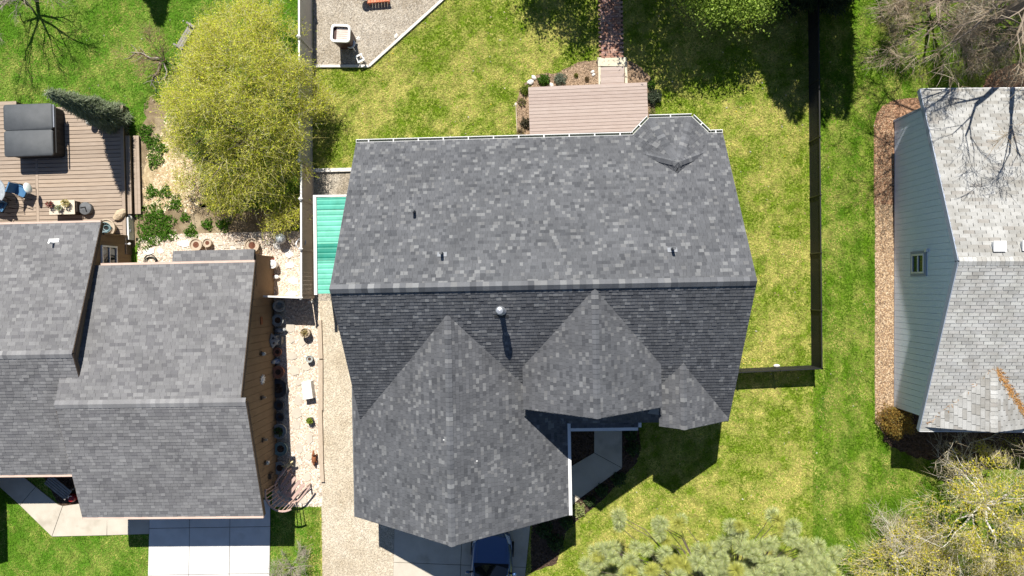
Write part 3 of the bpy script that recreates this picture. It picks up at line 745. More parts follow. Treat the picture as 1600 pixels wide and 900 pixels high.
# things fixed to the tan side wall
WX = BU-0.415
def on_wall(px, py):
    """where the wall plane stands behind this spot"""
    z = 1.2
    for _ in range(20):
        q = q0 @ at(px, py, z)
        z -= (q.x-WX)*2.2
        z = max(0.1, min(3.6, z))
    return q.y, z
def wall_diamond(px, py, r, material, label):
    v, z = on_wall(px, py); b = thing('wall_lantern', label, 'lantern', (Matrix.Rotation(R_(1.15),3,'Z') @ Vector((WX+0.002,v,z))), R_(1.15), 'ornaments on the tan wall')
    MB().extrude([(0,-r*0.55,0),(0,0,-r),(0,r*0.55,0),(0,0,r)],(0.04,0,0)).build('back_plate',material,b)
    l = MB(); l.lathe([(0.02,-r*0.6),(r*0.42,-r*0.3),(r*0.42,r*0.25),(0.02,r*0.6)],6,(0.11,0,0)); l.build('lamp_glass','glass_clear',b)
    MB().beam((0.03,0,r*0.5),(0.12,0,r*0.55),0.02,0.02).build('arm','brown_trim',b)
wall_diamond(408,553,0.20,'brown_trim','diamond shaped dark wall lantern above the blue figure on the tan wall')
wall_diamond(414,723,0.20,'brown_trim','diamond shaped dark wall lantern nearest the slatted chair on the tan wall')
for px, py, lab in ((409,621,'small carved bird bracket below the white star on the tan wall'), (411,687,'small carved bird bracket level with the light rimmed planter on the tan wall')):
    v, z = on_wall(px, py); b = thing('wall_ornament', lab, 'ornament', (Matrix.Rotation(R_(1.15),3,'Z') @ Vector((WX+0.002,v,z))), R_(1.15), 'ornaments on the tan wall')
    MB().box(0,0.05,-0.09,0.09,-0.13,0.13).build('back_plate','brown_trim',b)
    m = MB(); m.ball((0.12,0,0.0),0.07,10,6,1.3,0.8,0.8); m.ball((0.19,0,0.06),0.04,8,6); m.tube([(0.05,0,-0.02),(-0.0,0.09,-0.06)],[0.05,0.02],6); m.build('bird','pot_beige',b)
v, z = on_wall(408,501); b = MB(); b.box(0,0.03,-0.16,0.16,-0.09,0.09)
tag(b.build('wall_plaque','rust',None,Matrix.Rotation(R_(1.15),3,'Z') @ Vector((WX+0.002,v,z))),'small rusty rectangular plaque high on the tan wall near the fence','plaque')
v, z = on_wall(410,593); b = MB(); pts = []
for k in range(20):
    r = 0.30 if k % 2 == 0 else 0.13; a = 2*math.pi*k/20; pts.append((0, r*math.cos(a)*0.75, r*math.sin(a)))
b.extrude(pts,(0.03,0,0)); b.ball((0.03,0,0),0.09,12,6,0.5,1,1)
tag(b.build('wall_star','white_paint',None,Matrix.Rotation(R_(1.15),3,'Z') @ Vector((WX+0.002,v,z))),'white spiked sun star ornament on the tan wall','ornament')
v, z = on_wall(422,743); b = MB(); b.box(0,0.10,-0.12,0.12,-0.18,0.18); b.box(0.10,0.115,-0.10,0.10,-0.15,0.15)
tag(b.build('meter_box','brown_trim',None,Matrix.Rotation(R_(1.15),3,'Z') @ Vector((WX+0.002,v,z))),'small brown meter box low on the tan wall','meter box')

# ------------------------------------------------------------------ the grey neighbour on the right
rh = thing('neighbour_house', 'pale blue sided house with worn white grey shingles on the right', 'house', (0,0,0), 0)
HU, HW, HR, HB, HF, HZ, HE = 15.0, 29.0, 0.86, 7.68, -5.70, 5.35, 2.8
rp = [[(HW,HB,HE),(HU,HB,HE),(HU,HR,HZ),(HW,HR,HZ)], [(HU,HF,HE),(HW,HF,HE),(HW,HR,HZ),(HU,HR,HZ)]]
PX, PZ, PV = 17.22, 3.85, -5.54
rp += [[(15.12,-5.0,2.86),(15.12,PV,2.86),(PX,PV,PZ),(PX,-3.0,PZ)], [(19.32,PV,2.86),(19.32,-5.0,2.86),(PX,-3.0,PZ),(PX,PV,PZ)]]
mb = MB()
for p in rp: slab_roof(mb, *p, th=0.14)
rroof = mb.build('roof', 'roof_deck', rh)
t1 = shingle_rows(*rp[1], exp=0.145, fixed=0.40, pal=PALE, wts=PALE_W, seed=201, t=0.016); t1.reverse()
t1.sort(key=lambda q: 0 if (q[0][0].x < 20.5) else 1)
rest = []
for i, p in enumerate((rp[0], rp[2], rp[3])): rest += shingle_rows(*p, exp=0.145, fixed=0.40, pal=PALE_B, wts=PALE_W, seed=210+i, t=0.016)
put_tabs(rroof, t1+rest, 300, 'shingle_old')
caps = cap_row((HU,HR,HZ),(HW,HR,HZ), slope((0,HR,HZ),(0,HB,HE)), slope((0,HR,HZ),(0,HF,HE)), exp=0.16, w=0.17, pal=PALE_B, wts=PALE_W, seed=220, h=0.03)
caps += cap_row((PX,PV,PZ),(PX,-3.15,PZ), slope((PX,0,PZ),(15.12,0,2.86)), slope((PX,0,PZ),(19.32,0,2.86)), exp=0.16, w=0.15, pal=PALE_B, wts=PALE_W, seed=221, h=0.025)
put_tabs(rroof, caps, 300, 'shingle_old', 'ridge_cap')
w = MB(); gable_x(w, HU+0.40, HW-0.3, HF+0.45, HB-0.55, HZ, HE+0.18, HR, 0.2); gable_y(w, PV+0.45, -4.0, 15.6, 18.9, PZ, HE+0.1, PX, 0.22)
rwall = w.build('wall','blue_siding',rh)
def zH(v): return HZ-abs(v-HR)*(HZ-HE)/6.69-0.24
siding_x(rwall, HU+0.40, HF+0.45, HB-0.55, zH, 'blue_siding', 0.245, 0.022, out=-1)
for a, b in (((HU,HB,HE),(HU,HR,HZ)), ((HU,HR,HZ),(HU,HF,HE))):
    dz = Vector((0,0,-0.10)); MB().beam(Vector(a)+dz, Vector(b)+dz, 0.05, 0.20).build('rake_board','blue_trim',rh)
    dz = Vector((0.2,0,-0.22)); MB().beam(Vector(a)+dz, Vector(b)+dz, 0.36, 0.03).build('soffit','blue_siding',rh)
MB().beam((HU,HB+0.03,HE-0.08),(HW,HB+0.03,HE-0.08),0.04,0.16).build('fascia','white_paint',rh)
MB().beam((HU,HF-0.03,HE-0.08),(HW,HF-0.03,HE-0.08),0.04,0.16).build('fascia','white_paint',rh)
MB().beam((HU+0.352,HB-0.6,0.05),(HU+0.352,HB-0.6,HE-0.2),0.08,0.06).build('corner_board','blue_trim',rh)
z = 2.0
for _ in range(20):
    q = at(1436,412,z); z = max(0.3, min(4.2, z+(q.x-(HU+0.38))*1.4))
window(rh, (HU+0.375,q.y,z), (0,1,0), 0.72, 0.85, (-1,0,0), trim='blue_trim')
qb = at(1457,391,z+0.6); vb = MB(); vb.box(HU+0.28,HU+0.38,qb.y-0.07,qb.y+0.07,z+0.55,z+0.72); vb.build('vent_hood','white_paint',rh)
def zHb(v): return HZ-(v-HR)*(HZ-HE)/(HB-HR)
for px, py in ((1558,385),(1603,384)):
    z = 5.0
    for _ in range(10): q = at(px,py,z); z = zHb(q.y)
    m = MB(); m.box(q.x-0.19,q.x+0.19,q.y-0.16,q.y+0.16,z-0.1,z+0.14); v_ = m.build('box_vent','white_paint',rh)
    MB().box(q.x-0.22,q.x+0.22,q.y-0.19,q.y+0.19,z+0.14,z+0.165).build('cap','white_paint',v_)
# ------------------------------------------------------------------ fences
FB = -9.96                                  # where the vinyl fence stands
def vinyl_fence(name, a, b, h, label, board, boardmat, cap='white_vinyl', posts=(), face=1):
    a = Vector(a); b = Vector(b); d = (b-a).normalized(); L = (b-a).length; n = Vector((-d.y, d.x, 0))
    t = thing(name, label, 'fence', a, 0)
    s = 0.0
    while s < L-0.02:
        e = min(s+board, L); MB().beam(d*(s+0.0015)+Vector((0,0,h/2)), d*(e-0.0015)+Vector((0,0,h/2)), 0.035, h-0.06).build('board', boardmat, t); s = e
    MB().beam(Vector((0,0,h-0.02)), d*L+Vector((0,0,h-0.02)), 0.07, 0.06).build('top_rail', cap, t)
    MB().beam(Vector((0,0,0.12)), d*L+Vector((0,0,0.12)), 0.065, 0.12).build('bottom_rail', boardmat, t)
    for p in posts:
        m = MB(); q = d*p; m.beam(q, q+Vector((0,0,h+0.06)), 0.125, 0.125); o = m.build('post', boardmat, t)
        c = MB(); c.lathe([(0.105,0),(0.105,0.03),(0.02,0.09)],4,(q.x,q.y,h+0.06)); c.build('post_cap', cap, o)
    return t
y_top = at(480,-40).y; y_mid = at(480,262).y; y_bot = at(480,464).y
vinyl_fence('vinyl_fence', (FB-0.06,y_mid,0), (FB-0.06,y_top,0), 1.72, 'long grey vinyl privacy fence with white cap beside the yellow tree', 0.18, 'grey_vinyl', posts=(0.0, 2.6, 5.2, 7.8))
vinyl_fence('vinyl_fence', (FB,y_bot,0), (FB,y_mid-0.1,0), 1.66, 'tan vinyl privacy fence with white cap beside the green corrugated roof', 0.18, 'tan_vinyl', posts=(0.0, at(480,392).y-y_bot, at(480,318).y-y_bot))
vinyl_fence('vinyl_fence', (-11.6,at(445,462).y,0), (FB-0.1,at(445,464).y,0), 1.62, 'short white capped cross fence closing the gap to the tan house', 0.18, 'tan_vinyl', posts=())
# black welded wire fence round the lawn
def wire_fence(label, a, b, h, posts, gap=0.028, wire=0.0115):
    a = Vector(a); b = Vector(b); d = (b-a).normalized(); L = (b-a).length
    t = thing('wire_fence', label, 'fence', a, 0)
    ns = int(L/gap); V = []; F = []
    for i in range(ns):
        s = i*gap; mb = d*s
        k = len(V); w2 = d*(wire/2); z0, z1 = 0.03, h
        n = Vector((-d.y, d.x, 0))*(wire/2)
        for zz in (z0, z1):
            for q in (mb-w2-n, mb+w2-n, mb+w2+n, mb-w2+n): V.append((q.x, q.y, zz))
        F += [(k,k+1,k+5,k+4),(k+1,k+2,k+6,k+5),(k+2,k+3,k+7,k+6),(k+3,k,k+4,k+7)]
    for i in range(int(h/gap)):
        z = 0.04+i*gap; k = len(V); n = Vector((-d.y, d.x, 0))*(wire/2)
        for q in (Vector((0,0,0)), d*L):
            for p in (q-n-Vector((0,0,wire/2)), q+n-Vector((0,0,wire/2)), q+n+Vector((0,0,wire/2)), q-n+Vector((0,0,wire/2))): V.append((p.x,p.y,p.z+z))
        F += [(k,k+1,k+5,k+4),(k+1,k+2,k+6,k+5),(k+2,k+3,k+7,k+6),(k+3,k,k+4,k+7)]
    link('mesh', fast_mesh('mesh', V, F), 'black_metal', t)
    MB().beam(Vector((0,0,h)), d*L+Vector((0,0,h)), 0.05, 0.05).build('top_rail','black_metal',t)
    MB().beam(Vector((0,0,0.05)), d*L+Vector((0,0,0.05)), 0.03, 0.03).build('bottom_rail','black_metal',t)
    for p in posts:
        MB().tube([d*p, d*p+Vector((0,0,h+0.08))], 0.035, 8).build('post','black_metal',t)
    return t
fc_ = at(1268,571); fe = at(1146,577); ft = at(1262,-40)
wire_fence('long black wire mesh fence running down the lawn by the neighbour', fc_, ft, 1.12, [i*2.42 for i in range(8)])
wire_fence('short black wire mesh fence joining the corner of the charcoal house', fc_, (fe.x-0.2, fe.y, 0), 1.12, [0, 1.7, 3.3])
m = MB(); m.ball((0,0,0.05),0.10,8,5,1.5,0.7,0.5)
tag(m.build('stone','rock_white',None,at(1213,571)),'single white stone at the foot of the short black fence','stone')

# ------------------------------------------------------------------ green corrugated lean-to roof
gr_ = thing('lean_to_roof', 'green corrugated plastic lean-to roof between tan fence and charcoal house', 'roof', at(497,460), R_(0.6))
base = at(497,460); z0 = 2.15
a0 = at(497,459,z0); a1 = at(497,309,z0); Lg = (a1-a0).length; a0l = a0-base
pitch = 0.22; ng = int(Lg/pitch); W_ = 2.6
greens = {0:(0.15,0.53,0.395), 1:(0.03,0.29,0.21), 2:(0.085,0.43,0.325)}
def corr(y0, y1, zoff, c):
    V = []; F = []; nseg = max(4, int((y1-y0)/pitch*8))
    for i in range(nseg+1):
        y = y0+(y1-y0)*i/nseg; ph = (y/pitch) % 1.0
        h = 0.030 if ph < 0.78 else (0.030-0.045*min(1,(ph-0.78)/0.10) if ph < 0.90 else -0.015+0.045*((ph-0.90)/0.10))
        V += [(a0l.x, y, z0+h+zoff), (a0l.x+W_, y, z0+h+zoff+0.10), (a0l.x, y, z0+h+zoff-0.006), (a0l.x+W_, y, z0+h+zoff+0.094)]
    for i in range(nseg):
        k = i*4; F += [(k,k+1,k+5,k+4),(k+2,k+6,k+7,k+3)]
    return fast_mesh('corrugated_sheet', V, F, [c]*len(F))
ys = a0l.y
for f0, f1, zo, c in ((0.0,0.345,0.0,0),(0.345,0.52,0.010,1),(0.52,0.87,0.0,0),(0.87,0.999,0.010,2)):
    link('corrugated_sheet', corr(ys+Lg*f0, ys+Lg*f1-0.004, zo, greens[c]), 'green_poly', gr_)
MB().box(a0l.x-0.15,a0l.x-0.02,ys-0.05,ys+Lg+0.1,z0-0.10,z0+0.05).build('side_frame','white_vinyl',gr_)
MB().box(a0l.x-0.02,a0l.x+W_,ys+Lg+0.02,ys+Lg+0.10,z0-0.10,z0+0.06).build('end_frame','white_vinyl',gr_)
for yy in (ys+0.1, ys+Lg*0.5, ys+Lg-0.05): MB().box(a0l.x-0.13,a0l.x-0.04,yy-0.045,yy+0.045,0,z0-0.10).build('post','white_vinyl',gr_)

# ------------------------------------------------------------------ decks
def plank_row(parent, x0, x1, y, w, z, th, material, c, name='board'):
    MB().box(x0,x1,y,y+w,z-th,z,c).build(name, material, parent)
PINK = [(0.43,0.35,0.31),(0.455,0.375,0.335),(0.415,0.335,0.297),(0.44,0.36,0.32)]
dk = thing('deck', 'pinkish brown plank deck behind the charcoal house', 'deck', at(826,220), R_(1.8))
o_ = at(826,220); Rm = Matrix.Rotation(-R_(1.8),3,'Z')
def dl(px, py, z): return Rm @ (at(px,py,z)-o_)
c0 = dl(825.5,137,0.45); c1 = dl(1011,130.3,0.45)
y = c0.y-0.143; i = 0
while y > -1.2:
    plank_row(dk, c0.x, c1.x, y+0.006, 0.133, 0.45, 0.03, 'deck_pink', random.choice(PINK)); y -= 0.147; i += 1
MB().box(c0.x+0.02,c1.x-0.02,-1.1,c0.y-0.02,0.05,0.415).build('frame','brown_trim',dk)
MB().box(c0.x-0.0,c1.x,c0.y-0.004,c0.y+0.022,0.12,0.445,PINK[2]).build('fascia_board','deck_pink',dk)
st = thing('deck_steps', 'pinkish plank steps from the deck down to the brick path', 'steps', at(957,118), R_(1.8)); o_ = at(957,118)
for k, (ya, yb, zz) in enumerate(((105,115,0.13),(115,124.5,0.26),(124.5,134,0.38))):
    pa = dl(938.5,ya,zz); pb = dl(975.5,yb,zz)
    n_ = 2
    for j in range(n_):
        h_ = (pa.y-pb.y)/n_; plank_row(st, pa.x, pb.x, pb.y+j*h_+0.004, h_-0.008, zz, 0.03, 'deck_pink', PINK[(k+j)%4], 'tread')
    MB().box(pa.x+0.01,pb.x-0.01,pb.y,pa.y-0.02,0.0,zz-0.032).build('riser','wicker',st)
o_ = Vector((0,0,0))
surround = slabs('step_surround', [[(933,90),(979,89.5),(980,104),(934,104.5)],[(934,104.5),(938.5,104.5),(939.5,133),(934.5,133)],[(975.5,104),(980,104),(981,131),(976,131)]], 'concrete_cream', 0.055)
# deck of the left garden
DZ = 0.5
BROWN = [(0.375,0.300,0.235),(0.40,0.32,0.25),(0.35,0.28,0.22),(0.385,0.31,0.245),(0.415,0.33,0.255)]
ld = thing('deck', 'large brown plank deck with hot tub behind the tan house', 'deck', at(100,260), R_(1.4))
o_ = at(100,260); Rm = Matrix.Rotation(-R_(1.4),3,'Z')
top = dl(100,167,DZ).y; bot = dl(100,400,DZ).y
xl = dl(-40,260,DZ).x; xd = dl(57,260,DZ).x; xr = dl(189,260,DZ).x
y = top-0.16
while y > bot:
    plank_row(ld, xl, xd-0.07, y+0.006, 0.155, DZ, 0.03, 'deck_brown', random.choice(BROWN))
    plank_row(ld, xd+0.07, xr, y+0.006, 0.155, DZ, 0.03, 'deck_brown', random.choice(BROWN))
    y -= 0.178
MB().box(xd-0.062,xd+0.062,bot,top,DZ-0.03,DZ+0.002,BROWN[1]).build('divider_board','deck_brown',ld)
MB().box(xr+0.006,xr+0.15,bot,top,DZ-0.03,DZ+0.001,BROWN[0]).build('border_board','deck_brown',ld)
for k in range(2):
    plank_row(ld, xl, dl(25,150,DZ).x, top+0.02+k*0.16, 0.15, DZ, 0.03, 'deck_brown', BROWN[k])
MB().box(xl,xr+0.13,bot,top-0.01,0.02,DZ-0.035).build('frame','brown_trim',ld)
MB().box(xl,dl(25,150,DZ).x-0.01,top,top+0.32,0.02,DZ-0.035).build('step_frame','brown_trim',ld)
dsx = [(195.5,206,0.34),(207.5,220,0.17)]
ds = thing('deck_steps', 'wide two tier plank steps on the right edge of the large deck', 'steps', at(208,270), R_(1.4)); od = o_; o_ = at(208,270)
for x0, x1, zz in dsx:
    a = dl(x0,212,zz); b = dl(x1,334,zz); wd = (b.x-a.x)/2
    for j in range(2): MB().box(a.x+j*wd+0.004,a.x+(j+1)*wd-0.004,b.y,a.y,zz-0.03,zz,BROWN[j]).build('tread','deck_brown',ds)
    MB().box(a.x+0.0,b.x-0.025,b.y+0.02,a.y-0.02,0.0,zz-0.032).build('riser','brown_trim',ds)
o_ = Vector((0,0,0))

# ------------------------------------------------------------------ hot tub and deck furniture
def rounded(x0,x1,y0,y1,r,n=5):
    p = []
    for cx, cy, a0 in ((x1-r,y1-r,0),(x0+r,y1-r,90),(x0+r,y0+r,180),(x1-r,y0+r,270)):
        for k in range(n+1): a = R_(a0+90*k/n); p.append((cx+r*math.cos(a), cy+r*math.sin(a)))
    return p
c = at(43,203,1.38); ht = thing('hot_tub', 'square hot tub with folded grey cover on the brown deck', 'hot tub', (c.x,c.y,DZ), R_(1.4))
MB().prism(rounded(-1.04,1.04,-1.07,1.07,0.16), 0.0, 0.76).build('shell','spa_side',ht)
for k in range(9): MB().box(1.04,1.055,-0.95+k*0.215,-0.95+k*0.215+0.19,0.05,0.72).build('side_panel','spa_side',ht)
for y0, y1 in ((-1.13,-0.001),(0.001,1.13)):
    p = rounded(-1.08,1.08,y0,y1,0.12); V = [(x,y,0.765) for x,y in p]+[(x,y,0.84) for x,y in p]+[(x*0.97,(y-(y0+y1)/2)*0.96+(y0+y1)/2,0.865) for x,y in p]
    n = len(p); F = [tuple(range(2*n,3*n))]+[(i,(i+1)%n,n+(i+1)%n,n+i) for i in range(n)]+[(n+i,n+(i+1)%n,2*n+(i+1)%n,2*n+i) for i in range(n)]
    MB().add(V,F).build('cover_half','spa_cover',ht, smooth=True)
MB().box(1.09,1.14,0.1,1.08,0.70,0.82).build('cover_lift_bar','galvanised',ht)
MB().tube([(1.16,-1.0,0.75),(1.16,1.0,0.75)],0.03,8).build('rail','black_metal',ht)
def wire_chair(px, py, rz, label, cush=True, group='blue cushioned patio chairs'):
    t = thing('patio_chair', label, 'chair', at(px,py,DZ), rz, group)
    f = MB()
    for sx in (-1,1):
        f.tube([(sx*0.25,0.26,0),(sx*0.25,0.24,0.62),(sx*0.25,-0.2,0.64),(sx*0.24,-0.28,0.95)],0.014,6)
        f.tube([(sx*0.25,-0.30,0),(sx*0.24,-0.24,0.42),(sx*0.24,0.24,0.42)],0.014,6)
    f.tube([(-0.24,-0.28,0.95),(0.24,-0.28,0.95)],0.016,6); f.tube([(-0.24,0.24,0.42),(0.24,0.24,0.42)],0.014,6)
    for k in range(5): f.tube([(-0.18+k*0.09,-0.24,0.42),(-0.18+k*0.09,-0.28,0.95)],0.007,4)
    for k in range(5): f.tube([(-0.18+k*0.09,-0.24,0.42),(-0.18+k*0.09,0.24,0.42)],0.007,4)
    f.build('frame','black_metal',t)
    MB().prism(rounded(-0.235,0.235,-0.22,0.25,0.06),0.43,0.50).build('seat','blue_cushion',t)
    b = MB(); b.extrude([(-0.22,-0.235,0.50),(0.22,-0.235,0.50),(0.22,-0.275,0.98),(-0.22,-0.275,0.98)],(0,0.055,0.004)); b.build('backrest','blue_cushion',t)
    return t
wire_chair(45,300,R_(248),'blue cushioned patio chair holding the white pillow beside the glass table')
wire_chair(13,322,R_(152),'blue cushioned patio chair cut by the left frame edge, in front of the glass table')
pl = MB()
for i in range(1): pl.ball((0,0,0),0.25,16,10,0.34,1.0,0.8)
po = pl.build('throw_pillow','white_fabric',None,at(43.5,294,DZ+0.68),smooth=True); po.rotation_euler=(0,R_(-12),R_(14)); tag(po,'white and mint throw pillow propped on the blue patio chair','pillow')
tb = thing('patio_table', 'glass topped round metal patio table at the left frame edge', 'table', at(6,302,DZ))
t_ = MB(); t_.lathe([(0.60,0.70),(0.60,0.715)],32); t_.build('table_top','glass_clear',tb)
t_ = MB()
for k in range(32):
    a0_, a1_ = 2*math.pi*k/32, 2*math.pi*(k+1)/32; t_.tube([(0.61*math.cos(a0_),0.61*math.sin(a0_),0.71),(0.61*math.cos(a1_),0.61*math.sin(a1_),0.71)],0.018,6)
t_.build('rim','galvanised',tb)
for k in range(4):
    a = R_(45+90*k); m = MB(); m.tube([(0.45*math.cos(a),0.45*math.sin(a),0),(0.2*math.cos(a),0.2*math.sin(a),0.4),(0.4*math.cos(a),0.4*math.sin(a),0.695)],0.018,6); m.build('leg','black_metal',tb)
fs_ = MB()
for sx in (-1,1):
    fs_.tube([(sx*0.2,-0.2,0),(sx*0.2,-0.2,0.42),(sx*0.2,0.2,0.42),(sx*0.2,0.2,0)],0.014,6)
for k in range(6): fs_.tube([(-0.2,-0.2+k*0.08,0.42),(0.2,-0.2+k*0.08,0.42)],0.008,4)
fs_.tube([(-0.2,-0.2,0.42),(-0.2,0.2,0.42)],0.01,4)
fso = fs_.build('wire_stool','black_metal',None,at(30,318,DZ)); fso.rotation_euler[2]=0.1; tag(fso,'bare black wire footstool between the two blue chairs','stool')
c = at(97,324,DZ+0.46); ct = thing('storage_table','low wicker storage table with pale stone top on the deck','table',(c.x,c.y,DZ),R_(1.4))
MB().box(-0.52,0.52,-0.28,0.28,0.0,0.43).build('body','wicker',ct)
MB().box(-0.57,0.57,-0.31,0.31,0.43,0.47).build('table_top','stone_top',ct)
MB().box(0.60,0.63,-0.2,0.2,0.05,0.40).build('end_panel','wicker',ct)
def leafball(c, r, n, size, pal, seed=1, squash=0.8, flat=0.0):
    """small leaves spread through a rounded clump; returns verts, faces, colours"""
    g = np.random.default_rng(seed); d = g.normal(size=(n,3)); d /= np.linalg.norm(d,axis=1)[:,None]
    rad = r*g.uniform(0.25,1.0,n)**0.5; P = np.array(c)+d*rad[:,None]*np.array([1,1,squash])
    P[:,2] = np.maximum(P[:,2], c[2]-r*squash*0.6)
    return leaves(P, size, pal, g, up=0.5)
def leaves(P, size, pal, g, up=0.3, aspect=0.5):
    n = len(P); a = g.normal(size=(n,3)); a[:,2] *= (1-up); a /= np.linalg.norm(a,axis=1)[:,None]
    b = np.cross(a, g.normal(size=(n,3))+np.array([0,0,up*2])); b /= np.linalg.norm(b,axis=1)[:,None]+1e-9
    s = size*g.uniform(0.6,1.3,n)[:,None]
    V = np.stack([P-a*s/2, P+b*s*aspect/2, P+a*s/2, P-b*s*aspect/2],1).reshape(-1,3)
    F = np.arange(4*n).reshape(n,4); pal = np.array(pal)
    C = pal[g.integers(0,len(pal),n)]*g.uniform(0.75,1.25,n)[:,None]
    return V, F, C
def leafobj(name, vfc, parent=None, material='leaf', loc=None):
    o = link(name, fast_mesh(name, *vfc), material, parent, loc)
    if parent is not None: o['kind'] = 'stuff'
    return o
def pot(px, py, r, h, material, label, soil='soil', z0=0.0, plant=None, rim=0.16, group=None, n=22, name='flower_pot', cat='pot'):
    t = thing(name, label, cat, at(px,py,z0), 0, group)
    m = MB(); ri = r*(1-rim)
    m.lathe([(r*0.70,0.0),(r*0.95,h*0.85),(r,h*0.86),(r,h),(ri,h),(ri*0.97,h*0.86)],n); m.build('body',material,t,smooth=True)
    s = MB(); s.lathe([(ri*0.96,h*0.80),(ri*0.5,h*0.87),(0.01,h*0.86)],n); s.build('fill',soil,t)
    if plant:
        pr_, pn, ps, pal = plant
        leafobj('plant', leafball((0,0,h+pr_*0.4), pr_, pn, ps, pal, seed=int(px+py)), t)
    return t
pot(82,320,0.10,0.12,'pot_dark','small pot of dark red flowers on the storage table',z0=DZ+0.47,plant=(0.17,160,0.07,[(0.30,0.04,0.04),(0.16,0.05,0.05),(0.5,0.2,0.18),(0.06,0.12,0.03)]))
pot(95.5,325.5,0.12,0.12,'pot_grey','grey pot of green and white flowers at the front of the storage table',z0=DZ+0.47,plant=(0.16,140,0.06,[(0.20,0.26,0.06),(0.35,0.38,0.12),(0.6,0.6,0.55)]))
pot(106,318,0.13,0.12,'pot_beige','pot of pale yellow flowers on the storage table',z0=DZ+0.47,plant=(0.19,190,0.07,[(0.62,0.55,0.25),(0.5,0.42,0.15),(0.3,0.3,0.1)]))
fp = thing('fire_pit','round dark grey covered fire pit beside the storage table','fire pit',at(138,326.5,DZ))
m = MB(); m.lathe([(0.25,0),(0.27,0.16),(0.285,0.2),(0.27,0.24),(0.12,0.29),(0.01,0.30)],24); m.build('bowl','dark_grey',fp,smooth=True)
m = MB(); m.beam((-0.17,0.02,0.29),(0.06,0.05,0.30),0.05,0.02); m.beam((0.05,0.06,0.30),(0.10,-0.14,0.28),0.05,0.02); m.build('handle','black_metal',fp)
gb = thing('lamp_globe','white globe lamp standing on the deck under the conifer','lamp',at(147,193,DZ))
m = MB(); m.tube([(0,0,0),(0,0,0.16)],0.05,10); m.build('stem','black_metal',gb); m = MB(); m.ball((0,0,0.30),0.16,18,12); m.build('globe','plastic_white',gb,smooth=True)
hp = pot(173,357,0.40,0.35,'pot_beige','wide beige pot holding a coiled garden hose at the deck edge',z0=DZ,rim=0.14,soil='black_metal')
g = random.Random(4); m = MB()
for k in range(7):
    p = []
    for i in range(22):
        a = 2*math.pi*i/21; rr = 0.13+0.025*k; p.append((rr*math.cos(a)+0.03*math.sin(k),rr*math.sin(a)*0.8,0.32+0.02*k+0.02*math.sin(a+k)))
    m.tube(p,0.014,5,[(0.10,0.22,0.24),(0.30,0.36,0.36),(0.02,0.03,0.06)][k%3],cap=False)
m.build('hose','hose',hp)
tag(MB().box(-0.06,0.06,-0.07,0.07,0,0.28).build('wood_block','rust',None,at(161,369,DZ)),'short upright brown wood block beside the hose pot','wood block')
def stone(px, py, r, material, label, z0=0.0, sx=1.2, sy=0.9, sz=0.6, seed=1, group=None, name='stone', cat='stone'):
    g = random.Random(seed*13+int(px)); m = MB(); m.ball((0,0,r*sz*0.6), r, 9, 6, sx, sy, sz)
    m.v = [(x*g.uniform(0.85,1.15), y*g.uniform(0.85,1.15), z*g.uniform(0.9,1.1)) for x, y, z in m.v]
    o = m.build(name, material, None, at(px,py,z0)); o.rotation_euler[2] = g.uniform(0,3); return tag(o, label, cat, group)
stone(188,336,0.22,'rock','tan boulder on the deck corner beside the steps',z0=DZ,sx=1.5)
stone(201.5,338.5,0.15,'rock_white','pale stone wedged against the end of the steps',z0=0.15)
wp = thing('white_trough','narrow white planter trough against the deck edge','planter',at(206,358,0.0),R_(2))
m = MB(); m.box(-0.10,0.10,-0.5,0.5,0.0,0.42); m.build('body','white_paint',wp); MB().box(-0.075,0.075,-0.47,0.47,0.42,0.425).build('lid','plastic_white',wp)
stone(204,361,0.07,'dark_grey','small dark stone on the white trough',z0=0.43)
def hose_coil(px, py, r, label, turns=6, c=(0.012,0.012,0.012), z0=0.0, name='hose_coil'):
    m = MB(); g = random.Random(int(px))
    for k in range(turns):
        ph = g.uniform(0,6); rr = r*(0.55+0.45*k/turns); ox, oy = g.uniform(-0.05,0.05), g.uniform(-0.04,0.04)
        m.tube([(ox+rr*math.cos(2*math.pi*i/20)*1.2, oy+rr*math.sin(2*math.pi*i/20), 0.02+0.022*k+0.03*math.sin(2*math.pi*i/20+ph)) for i in range(21)],0.016,5,c if k%3 else (0.10,0.11,0.10),cap=False)
    return tag(m.build(name,'hose',None,at(px,py,z0)),label,'hose')
hose_coil(238,408,0.27,'black garden hose coiled on the gravel beside the tan house')
# pots on the paver strip behind the tan house
pot(311,383,0.29,0.34,'pot_beige','large beige pot of bare red soil, left of a smaller pot',soil='soil_red')
pot(328,380,0.20,0.30,'pot_beige','small beige pot next to a larger one behind the low roof',soil='soil_red')
pot(398,384,0.33,0.36,'pot_beige','wide beige pot of red soil at the corner of the low roof',soil='soil_red')
stone(403,393,0.11,'rock','pale stone leaning on the wide beige pot',z0=0.0,sz=0.9)
bk = thing('bucket','white lidded bucket with red handle at the back corner of the tan house','bucket',at(427,413,0.3))
m = MB(); m.lathe([(0.15,-0.3),(0.18,0.10),(0.195,0.11),(0.195,0.15),(0.17,0.16),(0.10,0.155),(0.08,0.19),(0.01,0.20)],20); m.build('body','plastic_white',bk,smooth=True)
m = MB(); m.tube([(-0.2,0.05,0.05),(-0.25,0.2,0.12),(0.1,0.24,0.12)],0.015,6); m.build('handle','red_paint',bk)
rk = thing('garden_rake','red handled tool with white head leaning low by the bucket','tool',at(427,430,0.05))
m = MB(); m.tube([(-0.3,0.05,0.08),(0.1,0.02,0.10)],0.018,6); m.build('handle','red_paint',rk); m = MB(); m.ball((0.16,-0.08,0.1),0.12,10,6,1.2,0.8,0.5); m.build('head','plastic_white',rk)
